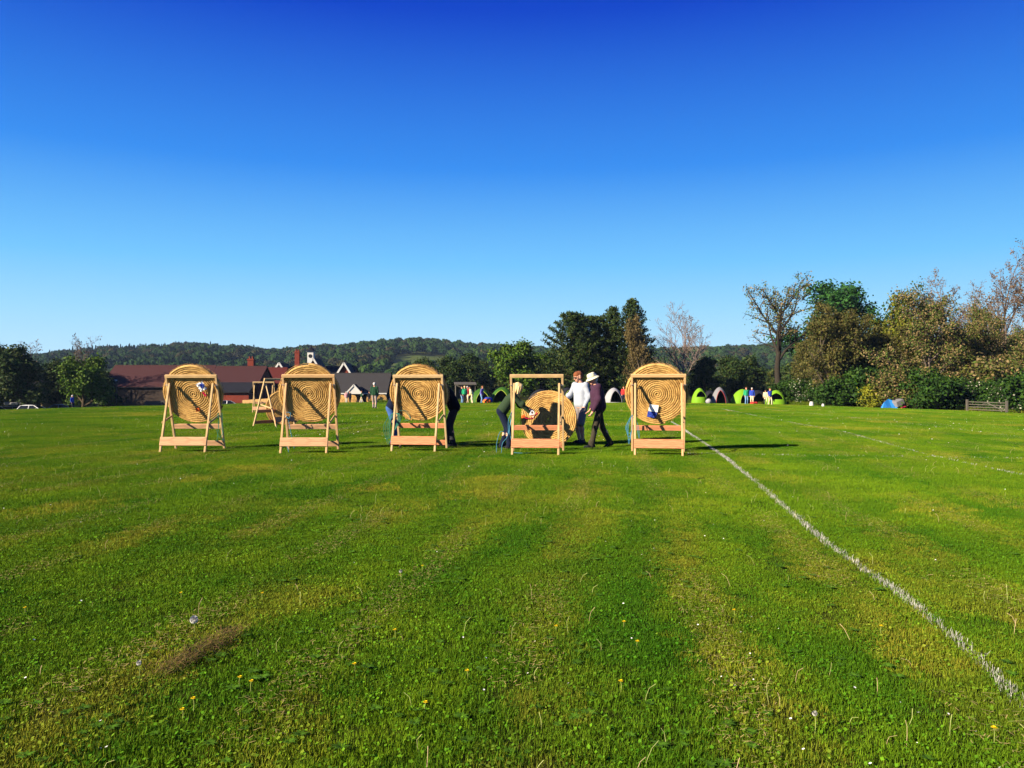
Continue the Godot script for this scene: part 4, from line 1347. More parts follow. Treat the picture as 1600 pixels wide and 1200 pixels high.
		var s := Vector3(-sin(a), 0, cos(a)) * 0.0016
		hb.quad(c - s, c + s, c + d + s * 0.5, c + d - s * 0.5, tone([Color(0.11, 0.068, 0.026), Color(0.19, 0.125, 0.05), Color(0.045, 0.03, 0.013), Color(0.07, 0.085, 0.015)]))
	var heap := put("dead_grass_heap", hb.mesh(), M.chalk)
	tag(heap, "matted brown heap of dead grass at lower left", "dead grass", "", "stuff")

func make_archery() -> void:
	butt_meshes = [make_butt_meshes(0), make_butt_meshes(1), make_butt_meshes(2)]
	# [px of middle, far foot distance, turn, pale boards]
	var S := [[313.0, 18.0, 0.0, true, "pale wooden stand farthest left, a green cord at its right", "coiled straw butt on the leftmost stand, crumpled paper pinned on it"],
		[490.0, 17.75, 0.03, true, "pale wooden stand second from the left", "coiled straw butt second from the left, before the clock tower"],
		[661.5, 18.2, -0.12, false, "wooden stand in the middle with pinkish boards", "coiled straw butt in the middle, two people bending behind it"],
		[841.0, 17.4, -0.10, false, "empty wooden stand whose butt has been lifted off", ""],
		[1028.0, 17.2, -0.17, false, "wooden stand farthest right beside the white line", "coiled straw butt on the rightmost stand, white and blue paper on it"]]
	var at := []
	for s in S:
		var p := on(s[0], s[1])
		at.append(p)
		target_stand(p, s[2], s[3], s[4])
		if s[5]: butt_on_stand(p, s[2], s[5], -0.02, 0.0, rng.randf() * TAU)
	# the butt standing on its edge behind the fourth stand
	var fb := on(857.0, 18.8)
	straw_butt(Transform3D(Basis(Vector3.UP, -0.16) * Basis(Vector3.RIGHT, -0.10), fb + Vector3(0, 0.66, 0)), "straw butt standing on the grass behind the empty stand, half in shadow", 2.0)
	# far stands on the left
	var p6 := on(413.0, 28.2)
	target_stand(p6, 1.15, false, "wooden stand seen from its side, left of the second stand and farther off")
	straw_butt(Transform3D(Basis(Vector3.UP, 0.25) * Basis(Vector3.RIGHT, 0.12), on(445.0, 28.6) + Vector3(0, 0.64, 0)), "straw butt set down behind the second stand's left leg, farther off", 1.0)
	target_stand(on(415.0, 43.5), 0.1, true, "small far wooden stand in front of the brick wall")
	# straw butts by the pavilion
	var lab := ["straw butt on the grass by the pavilion, first from the left", "straw butt on the grass by the pavilion, left of its white porch", "straw butt on the grass by the pavilion, right of its white porch", "straw butt on the grass by the pavilion, last on the right"]
	var px := [533.0, 550.0, 580.0, 597.0]
	for k in 4:
		straw_butt(Transform3D(Basis(Vector3.UP, 0.1 * (k - 1)) * Basis(Vector3.RIGHT, -0.25), on(px[k], 110.0) + Vector3(0, 0.6, 0)), lab[k], k)
	# papers and tags on the butts
	var tilt := Basis(Vector3.RIGHT, atan(LEAN))
	var pin := func(which: int, x: float, y: float, out: float, roll: float) -> Transform3D:
		return Transform3D(Basis(Vector3.UP, S[which][2]), at[which]) * Transform3D(tilt * Basis(Vector3.BACK, roll), frame_point(x, y, -0.045 + out))
	var pa := thing("score_sheet", Vector3.ZERO, 0.0, "sheet, white above and blue below, pinned to the rightmost butt", "paper", "papers pinned on the butts")
	pa.transform = pin.call(4, -0.11, 0.91, 0.03, -0.14)
	put("white_half", crumple(0.20, 0.16, 0.012, 3), M.paper, pa, Transform3D(Basis(), Vector3(0, 0.075, 0)))
	put("blue_half", crumple(0.20, 0.13, 0.02, 4), M.paper_blue, pa, Transform3D(Basis(), Vector3(-0.012, -0.072, 0.004)))
	var pb := thing("score_sheet", Vector3.ZERO, 0.0, "crumpled white and pale blue sheet on the leftmost butt", "paper", "papers pinned on the butts")
	pb.transform = pin.call(0, 0.22, 1.47, 0.04, 0.45)
	put("sheet", crumple(0.17, 0.20, 0.035, 5), M.paper, pb)
	put("print", crumple(0.09, 0.11, 0.03, 6), M.paper_blue, pb, Transform3D(Basis(), Vector3(0.03, 0.01, 0.034)))
	var pc := thing("paper_tag", Vector3.ZERO, 0.0, "small dark red tag under the crumpled sheet on the leftmost butt", "tag")
	pc.transform = pin.call(0, 0.25, 1.28, 0.03, 0.5)
	put("card", crumple(0.045, 0.11, 0.01, 7), M.crimson, pc)
	var pd := thing("paper_tag", Vector3.ZERO, 0.0, "small orange tag low on the leftmost butt", "tag")
	pd.transform = pin.call(0, 0.05, 0.92, 0.03, 0.1)
	put("card", crumple(0.085, 0.085, 0.012, 8), M.orange, pd)
	# cords
	var R := func(v: float) -> float: return rng.randf_range(-v, v)
	var strands := []
	for k in 4:
		var x := 0.56 + k * 0.035
		strands.append([Vector3(x, 0.86, 0.42), Vector3(x + R.call(0.03), 0.55, 0.40), Vector3(x + R.call(0.04), 0.22, 0.38 + R.call(0.05))])
	strands.append([Vector3(0.53, 0.48, 0.40), Vector3(0.60, 0.30, 0.41), Vector3(0.68, 0.42, 0.4), Vector3(0.62, 0.52, 0.41)])
	cord("thin green cord hanging in strands from the leftmost stand", M.green_cord, strands, at[0], 0.0, 0.005)
	strands = [[Vector3(-0.47, 0.78, 0.42), Vector3(-0.43, 0.4, 0.30), Vector3(-0.40, 0.05, 0.15)], [Vector3(-0.53, 0.82, 0.42), Vector3(-0.44, 0.74, 0.46), Vector3(-0.40, 0.86, 0.44), Vector3(-0.5, 0.88, 0.44)], [Vector3(-0.42, 0.16, 0.7), Vector3(-0.38, 0.08, 0.72), Vector3(-0.36, 0.01, 0.74)]]
	cord("blue cord knotted at the left of the second stand", M.blue_cord, strands, at[1], 0.0, 0.007)
	strands = []
	for k in 6:
		strands.append([Vector3(-0.55, 0.86, 0.6), Vector3(-0.62 - 0.03 * k, 0.60 + R.call(0.06), 0.62 + R.call(0.05)), Vector3(-0.60 - 0.02 * k, 0.22 + R.call(0.1), 0.62), Vector3(-0.52, 0.45, 0.64), Vector3(-0.45 + 0.02 * k, 0.78, 0.6), Vector3(-0.55, 0.86, 0.6)])
	for k in 3:
		strands.append([Vector3(-0.45, 0.9, 0.5), Vector3(-0.25 - 0.04 * k, 0.88, 0.44), Vector3(-0.2, 0.7, 0.42), Vector3(-0.36, 0.66, 0.45)])
	cord("coil of green blue cord hung on the middle stand's left leg", M.green_cord, strands, at[2], -0.12, 0.0055)
	strands = [[Vector3(-0.54, 0.92, 0.42), Vector3(-0.62, 0.72, 0.5), Vector3(-0.63, 0.42, 0.55), Vector3(-0.78, 0.48, 0.6), Vector3(-0.86, 0.25, 0.62), Vector3(-0.87, 0.01, 0.62)], [Vector3(-0.55, 0.9, 0.42), Vector3(-0.58, 0.62, 0.5), Vector3(-0.64, 0.36, 0.6), Vector3(-0.74, 0.22, 0.62), Vector3(-0.76, 0.0, 0.62)], [Vector3(-0.56, 0.8, 0.45), Vector3(-0.60, 0.5, 0.45), Vector3(-0.55, 0.25, 0.5), Vector3(-0.52, 0.03, 0.55)], [Vector3(-0.48, 0.03, 0.7), Vector3(-0.3, 0.025, 0.74), Vector3(-0.12, 0.03, 0.7)]]
	cord("pale blue cord trailing to the grass left of the empty stand", M.blue_cord, strands, at[3], -0.10, 0.0065)
	strands = []
	for k in 4:
		strands.append([Vector3(-0.56, 0.84, 0.45), Vector3(-0.64 - 0.02 * k, 0.6 + R.call(0.05), 0.45), Vector3(-0.63, 0.2 + 0.08 * k, 0.45), Vector3(-0.57, 0.5, 0.47), Vector3(-0.55, 0.84, 0.45)])
	strands.append([Vector3(-0.5, 0.8, 0.42), Vector3(-0.42, 0.55, 0.4), Vector3(-0.41, 0.32, 0.38), Vector3(-0.46, 0.6, 0.42)])
	cord("blue cord looped on the rightmost stand's left leg", M.blue_cord, strands, at[4], -0.17, 0.006)
func crumple(w: float, h: float, amp: float, sd: int) -> ArrayMesh:
	var b := Buf.new()
	var f := func(i: int, j: int, side: float) -> Vector3: return Vector3((i / 6.0 - 0.5) * w, (j / 6.0 - 0.5) * h, amp * (1.0 + noise.get_noise_2d(i * 26.0 + sd * 100.0, j * 26.0)) + side * 0.0012)
	for i in 6:
		for j in 6:
			b.quad(f.call(i, j, 1), f.call(i + 1, j, 1), f.call(i + 1, j + 1, 1), f.call(i, j + 1, 1))
			b.quad(f.call(i, j + 1, -1), f.call(i + 1, j + 1, -1), f.call(i + 1, j, -1), f.call(i, j, -1))
	return b.mesh()

func make_people() -> void:
	# at the fourth stand
	var g := "people at the target stands"
	var w := on(787.0, 18.15)
	person(w, PI / 2, "blonde woman in dark green top and navy trousers bending over the loose butt", {"h": 1.70, "lean": 0.62, "lift": -0.02, "back": -0.06, "cell": 0.022, "fine": true, "feet": [Vector3(0.10, 0, -0.05), Vector3(-0.12, 0, 0.12)], "hands": [Vector3(0.10, 0.92, 0.60), Vector3(-0.10, 0.84, 0.62)], "head": [0.0, 0.25], "top": M.green_top, "legs": M.navy, "hair": M.blonde, "long_hair": true, "shoe": M.cloth_black, "curl": 0.7}, g)
	var roll := thing("tape_roll", w + Vector3(0.66, 0.84, 0.10), 0.4, "white roll held in the bending woman's hands", "tape roll")
	var rb := Buf.new()
	lathe_into(rb, [[0.03, -0.025], [0.058, -0.025], [0.058, 0.025], [0.03, 0.025], [0.03, -0.025]], Transform3D(Basis(Vector3.RIGHT, 1.2), Vector3.ZERO), 18)
	put("tape", rb.mesh(), M.paper, roll)
	var rc := Buf.new()
	lathe_into(rc, [[0.026, -0.024], [0.031, -0.024], [0.031, 0.024], [0.026, 0.024]], Transform3D(Basis(Vector3.RIGHT, 1.2), Vector3.ZERO), 18)
	put("core", rc.mesh(), M.fence, roll)
	var st := thing("webbing_strap", w + Vector3(0.60, 0.74, 0.14), 0.3, "red webbing strap below the bending woman's hands", "strap")
	put("web", rope([Vector3(-0.16, 0.02, 0), Vector3(-0.05, -0.03, 0.02), Vector3(0.08, -0.02, 0), Vector3(0.2, 0.1, -0.02)], 0.018, 4), M.crimson, st)
	put("buckle", box_mesh(Vector3(0.09, 0.07, 0.03), 0.01), M.orange, st, Transform3D(Basis(Vector3.BACK, 0.2), Vector3(-0.15, 0.02, 0.01)))
	var m2 := on(908.0, 19.7)
	person(m2, -PI / 2 + 0.75, "man in white zip sweater, pale grey shorts and dark sunglasses", {"h": 1.86, "lean": 0.06, "cell": 0.022, "fine": true, "feet": [Vector3(0.11, 0, 0.06), Vector3(-0.11, 0, -0.06)], "hands": [Vector3(0.24, 0.94, 0.16), Vector3(-0.26, 1.08, 0.36)], "head": [-0.35, 0.25], "top": M.white_top, "legs": M.grey_shorts, "legs_name": "shorts", "trouser": 0.5, "hair": M.ginger, "glasses": true, "shoe": M.charcoal, "girth": 0.96, "puff": 0.02}, g)
	var m3 := on(936.0, 18.3)
	person(m3, -PI / 2 + 0.15, "man in a pale bucket hat and dark purple top walking left", {"h": 1.80, "lean": 0.14, "cell": 0.022, "fine": true, "feet": [Vector3(0.09, 0, 0.20), Vector3(-0.09, 0.04, -0.30)], "toe": [0.0, 0.5], "hands": [Vector3(0.20, 0.88, 0.20), Vector3(-0.22, 0.92, 0.15)], "head": [0.0, 0.35], "top": M.purple, "legs": M.khaki, "hair": M.grey_hair, "hat": M.hat, "shoe": M.cloth_black, "girth": 1.12, "puff": 0.03}, g)
	# behind the middle butt
	person(on(612.0, 18.85), PI / 2 - 0.25, "person in dark navy top and blue jeans stooping left of the middle butt", {"h": 1.76, "lean": 0.45, "cell": 0.024, "fine": true, "feet": [Vector3(0.10, 0, -0.02), Vector3(-0.12, 0, 0.1)], "hands": [Vector3(0.08, 0.80, 0.30), Vector3(-0.16, 0.78, 0.22)], "head": [0.0, 0.2], "top": M.navy, "legs": M.denim, "hair": M.dark_hair, "shoe": M.cloth_black}, g)
	person(on(710.0, 18.75), -PI / 2 + 0.2, "person in a black jacket and charcoal trousers stooping right of the middle butt", {"h": 1.84, "lean": 0.45, "cell": 0.024, "fine": true, "feet": [Vector3(0.11, 0, 0.04), Vector3(-0.1, 0, 0.18)], "hands": [Vector3(0.12, 0.92, 0.42), Vector3(-0.2, 0.86, 0.45)], "head": [0.0, 0.2], "top": M.jacket, "top_name": "jacket", "legs": M.charcoal, "hair": M.dark_hair, "shoe": M.cloth_black, "girth": 1.0, "puff": 0.024, "hem": 1.9}, g)
	# farther off: [px, distance, turn, label, top, legs, hair, extra]
	var far := [
		[585, 51.5, PI, "man in dark green sweater and grey trousers walking away towards the pavilion", M.forest, M.grey_cloth, M.grey_hair, {"h": 1.76, "hat": M.grey_cloth, "brim": false, "feet": [Vector3(0.1, 0, 0.15), Vector3(-0.1, 0, -0.12)]}],
		[541, 108.0, 0.3, "person in a pink shirt near the left of the pavilion", M.pink_cloth, M.cream_cloth, M.grey_hair, {}],
		[546.5, 107.0, 0.8, "person in dark clothes beside the pink shirt at the pavilion", M.charcoal, M.navy, M.ginger, {}],
		[565, 106.0, -1.2, "man in dark green shirt and cream trousers striding before the white porch", M.forest, M.cream_cloth, M.ginger, {"feet": [Vector3(0.1, 0, 0.3), Vector3(-0.1, 0, -0.28)]}],
		[577, 109.0, 0.2, "person in black half hidden at the pavilion porch", M.jacket, M.charcoal, M.dark_hair, {}],
		[721.5, 77.0, 1.0, "person in navy left of the green jumper before the grey shelter", M.navy, M.sky_jeans, M.dark_hair, {}],
		[726, 75.5, 0.4, "person in a bright green jumper before the grey shelter", M.kelly, M.charcoal, M.blonde, {}],
		[730.5, 77.0, -0.6, "person in dark red right of the green jumper", M.crimson_cloth, M.cream_cloth, M.grey_hair, {}],
		[738.5, 74.5, -1.3, "person in a white and yellow top bending by the first lime tent", M.yellow_cloth, M.cream_cloth, M.dark_hair, {"lean": 0.5}],
		[752, 74.5, 1.2, "person in violet top and pale jeans at the first lime tent", M.violet, M.sky_jeans, M.ginger, {"lean": 0.2}],
		[974.5, 79.0, 0.0, "person in a bright red coat between the white tent and the right butt", M.red_cloth, M.navy, M.ginger, {}],
		[1166, 74.5, 0.2, "person in a green jacket and blue jeans before the wide lime tent", M.kelly, M.sky_jeans, M.ginger, {"h": 1.68}],
		[1175, 78.0, -0.3, "person in a blue jacket and cream trousers behind the green jacket", M.royal, M.cream_cloth, M.grey_hair, {}],
		[1203, 73.0, 0.4, "person in a blue t-shirt before the tent under the bare tree", M.royal, M.cream_cloth, M.ginger, {"sleeve": 0.35, "h": 1.6, "feet": [Vector3(0.12, 0, 0.12), Vector3(-0.1, 0, -0.1)]}],
		[1196.5, 76.0, -0.4, "person in pale clothes left of the blue t-shirt", M.cream_cloth, M.cream_cloth, M.dark_hair, {"h": 1.5, "lean": 0.3}],
		[113, 88.0, 1.5, "person in a bright blue jacket beside the parked cars", M.royal, M.navy, M.grey_hair, {}]]
	for f in far:
		var s := {"cell": 0.036 if f[1] < 60 else 0.045, "top": f[4], "legs": f[5], "hair": f[6], "h": 1.72}
		s.merge(f[7], true)
		person(on(f[0], f[1]), f[2], f[3], s, "people far across the field")

func make_camp() -> void:
	var T := [
		[752, 79.0, 0.25, 2.3, 1.5, 1.9, M.lime_dark, M.lime_pale, 0.02, "first dark green tent with a lime rim, left of the empty stand"],
		[785, 80.0, -0.2, 2.6, 1.65, 2.0, M.lime_dark, M.lime_pale, 0.03, "second dark green tent seen beside the bending woman"],
		[845, 84.0, 0.1, 2.8, 1.5, 1.8, M.tent_black, M.tent_grey, 0.02, "low dark tent behind the loose butt"],
		[886, 80.0, 0.35, 2.1, 1.6, 1.9, M.tent_black, M.lime_pale, 0.02, "dark tent with a lime rim beside the man in white"],
		[959, 80.0, 0.2, 2.0, 1.6, 1.9, M.tent_white, M.tent_grey, 0.02, "white tent with a dark doorway right of the bucket hat"],
		[1093, 79.0, 0.1, 1.65, 1.6, 1.5, M.lime, M.lime, 0.22, "small bright lime tent with a high window, nearest the right butt"],
		[1109, 84.0, 0.0, 2.0, 1.45, 1.6, M.tent_black, M.tent_black, 0.02, "black tent between the lime tent and the red tent"],
		[1124, 80.0, 0.0, 1.65, 1.75, 1.6, M.tent_grey, M.tent_red, 0.0, "tall grey tent with a red frame"],
		[1160, 81.0, 0.3, 2.5, 1.6, 2.0, M.lime, M.lime_pale, 0.03, "wide lime tent behind the green jacket"],
		[1184, 85.0, 0.0, 2.6, 1.6, 1.8, M.tent_black, M.tent_black, 0.02, "dark tent between the two right-hand lime tents"],
		[1212, 77.0, -0.2, 2.1, 1.5, 1.7, M.lime, M.lime, 0.2, "lime tent with a black window at the foot of the bare tree"]]
	for t in T:
		pop_tent(on(t[0], t[1]), t[2], t[3], t[4], t[5], t[6], t[7], t[8], t[9])
	bag(on(760.5, 75.0), M.orange, Vector3(0.7, 0.5, 0.4), "orange bag in front of the first dark green tent")
	bag(on(757.0, 75.0), M.lime_pale, Vector3(0.6, 0.35, 0.4), "lime bag beside the orange bag")
	bag(on(763.0, 76.5), M.royal, Vector3(0.6, 0.7, 0.4), "blue bag behind the orange bag")
	bag(on(1107.5, 77.0), M.tent_white, Vector3(0.8, 0.6, 0.5), "white and grey kit heap left of the red tent")
	bag(on(1178.0, 78.0), M.red_cloth, Vector3(0.9, 0.35, 0.5), "red bag at the feet of the blue jacket")
	# grey flat shelter
	var o := thing("garden_shelter", on(727.0, 92.0), 0.1, "grey flat-topped shelter behind the green jumper", "shelter")
	put("roof", box_mesh(Vector3(2.6, 0.14, 2.0), 0.02), M.weathered, o, Transform3D(Basis(Vector3.RIGHT, 0.12), Vector3(0, 2.25, 0)))
	put("back_wall", box_mesh(Vector3(2.4, 2.1, 0.06), 0.01), M.weathered, o, Transform3D(Basis(), Vector3(0, 1.05, -0.9)))
	for s in [-1, 1]:
		put("side_wall", box_mesh(Vector3(0.06, 2.05, 1.7), 0.01), M.weathered, o, Transform3D(Basis(), Vector3(s * 1.15, 1.02, 0)))
	# cars at the left
	car(on(-8.0, 100.0), 0.1, M.car_blue, "dark blue car at the far left edge", true)
	var roofed := car(on(28.0, 103.0), 0.15, M.car_blue, "dark car carrying a pale roof box", true)
	var rb := Buf.new()
	nets_into(rb, [[Vector3(-1.5, 1.80, 0.0), Vector3(0.4, 1.72, 0.0), 0.22, 0.14], [Vector3(-1.4, 1.76, 0.28), Vector3(0.3, 1.70, 0.24), 0.18, 0.12], [Vector3(-1.4, 1.76, -0.28), Vector3(0.3, 1.70, -0.24), 0.18, 0.12]], 0.06, 0.08, Color.WHITE)
	put("roof_box", rb.mesh(), M.white_paint, roofed)
	for x in [-0.9, -0.1]: put("roof_rack", box_mesh(Vector3(0.06, 0.18, 1.2), 0.01), M.cloth_black, roofed, Transform3D(Basis(), Vector3(x, 1.53, 0)))
	car(on(54.0, 97.0), 0.05, M.car_white, "white hatchback parked right of the roof box", false)
	car(on(92.0, 99.0), PI + 0.05, M.car_teal, "low blue car parked beside the person in blue", false)
	car(on(357.0, 121.0), 0.5, M.car_silver, "silver car by the wooden fence, seen past the leftmost butt", false)
	# far walls and fences
	stone_wall(on(48.0, 108.0), on(96.0, 106.0), 2.0, "low sandy stone wall behind the parked cars")
	stone_wall(on(116.0, 100.0), on(152.0, 101.0), 1.7, "low stone wall right of the person in blue")
	board_fence(on(226.0, 112.0), on(264.0, 112.0), 1.7, M.weathered, "grey low board fence left of the leftmost butt")
	board_fence(on(346.0, 124.0), on(376.0, 124.0), 1.9, M.fence, "tall tan board fence beyond the leftmost butt")
	board_fence(on(377.0, 121.0), on(432.0, 118.0), 1.25, M.fence, "low tan board fence below the brick wall")
	var lp := thing("lamp_post", on(182.0, 104.0), 0.0, "slim grey lamp post at the corner of the brown-roofed hall", "lamp post")
	put("pole", rope([Vector3(0, -0.2, 0), Vector3(0, 2.6, 0), Vector3(0, 4.4, 0)], 0.05, 3, 8), M.weathered, lp)
	put("lantern", box_mesh(Vector3(0.5, 0.22, 0.28), 0.05), M.white_paint, lp, Transform3D(Basis(), Vector3(-0.18, 4.4, 0)))
	# field gate on the right, log heap under tarpaulin
	var g0 := on(1511.0, 62.0)
	var g1 := on(1573.0, 59.5)
	var gate := thing("field_gate", g0, 0.0, "grey wooden five-bar field gate in the hedge at the right", "gate")
	var e := g1 - g0
	for k in 4:
		var y := 0.22 + k * 0.2
		beam("bar", gate, Vector3(0.08, y, 0), e + Vector3(-0.08, y, 0), 0.055, 0.03, M.weathered)
	beam("brace", gate, Vector3(0.5, 0.3, 0.035), e * 0.5 + Vector3(0, 0.8, 0.035), 0.07, 0.025, M.weathered)
	beam("brace", gate, e * 0.5 + Vector3(0, 0.8, 0.035), e * 0.85 + Vector3(0, 0.3, 0.035), 0.07, 0.025, M.weathered)
	for p in [Vector3.ZERO, e]: beam("post", gate, p + Vector3(0, -0.3, 0), p + Vector3(0, 1.0, 0), 0.14, 0.14, M.weathered)
	var heap := thing("covered_trailer", on(1393.0, 66.0), 0.3, "small trailer under a blue tarpaulin beside the hedge", "trailer")
	var tb := Buf.new()
	var ridge := [[-0.95, 0.05, 0.55], [-0.75, 0.62, 0.45], [-0.35, 0.86, 0.32], [0.05, 0.74, 0.40], [0.2, 0.45, 0.5]]
	for k in ridge.size() - 1:
		for q in [-1, 1]:
			var a0 := Vector3(ridge[k][0], ridge[k][1], 0)
			var a1 := Vector3(ridge[k + 1][0], ridge[k + 1][1], 0)
			var c0 := Vector3(ridge[k][0] - 0.05, 0.02, q * ridge[k][2])
			var c1 := Vector3(ridge[k + 1][0], 0.02 + 0.05 * (k % 2), q * ridge[k + 1][2])
			if q > 0: tb.quad(c0, c1, a1, a0)
			else: tb.quad(a0, a1, c1, c0)
	put("tarpaulin", tb.mesh(), M.tarp, heap)
	put("box", box_mesh(Vector3(0.85, 0.5, 0.9), 0.04), M.tent_grey, heap, Transform3D(Basis(Vector3.BACK, 0.35), Vector3(0.45, 0.52, 0.1)))
	put("tailboard", box_mesh(Vector3(0.5, 0.7, 0.08), 0.02), M.fence, heap, Transform3D(Basis(Vector3.BACK, -0.2), Vector3(1.0, 0.4, 0.2)))
	put("drawbar", box_mesh(Vector3(0.9, 0.08, 0.08), 0.02), M.crimson, heap, Transform3D(Basis(Vector3.BACK, 0.3), Vector3(0.75, 0.16, 0.55)))
	for s in [[1268.0, 70.0, 0.35, "white upturned tub in the long grass left of the trailer"], [1286.0, 66.0, 0.22, "small white marker at the field edge"]]:
		var tub := thing("white_tub", on(s[0], s[1]), 0.0, s[3], "tub", "white tubs at the field edge")
		var q := Buf.new()
		lathe_into(q, [[s[2] * 0.6, 0], [s[2] * 0.5, s[2] * 0.8], [s[2] * 0.4, s[2] * 1.2], [0.001, s[2] * 1.25]], Transform3D.IDENTITY, 12)
		put("tub", q.mesh(), M.white_paint, tub)

func stone_wall(a: Vector3, b: Vector3, h: float, label: String) -> void:
	var o := thing("stone_wall", a, 0.0, label, "wall", "low walls")
	var e := b - a
	var bb := Buf.new()
	var n := 14
	for k in n:
		for j in 3:
			var c := e * ((k + 0.5 + 0.25 * (j % 2)) / n) + Vector3(0, h * (j + 0.5) / 3.0, rng.randf_range(-0.03, 0.03))
			box_into(bb, Transform3D(Basis(Vector3.UP, atan2(-e.z, e.x)), c), Vector3(e.length() / n * 0.97, h / 3.0 * 0.96, 0.4), 0.04)
	put("stonework", bb.mesh(), M.stone, o).set_meta("kind", "stuff")
	beam("coping", o, Vector3(0, h + 0.06, 0), e + Vector3(0, h + 0.06, 0), 0.12, 0.5, M.stone, Vector3.BACK)
func board_fence(a: Vector3, b: Vector3, h: float, mat: Material, label: String) -> void:
	var o := thing("board_fence", a, 0.0, label, "fence", "board fences by the buildings")
	var e := b - a
	var n := int(e.length() / 0.32)
	for k in n:
		var p := e * ((k + 0.5) / n)
		put("board", box_mesh(Vector3(e.length() / n * 0.94, h * rng.randf_range(0.97, 1.02), 0.03), 0.006), mat, o, Transform3D(Basis(Vector3.UP, atan2(-e.z, e.x)), p + Vector3(0, h * 0.5, rng.randf_range(-0.01, 0.01))))
	for y in [0.25, 0.8]: beam("rail", o, Vector3(0, h * y, -0.05), e + Vector3(0, h * y, -0.05), 0.09, 0.05, mat)

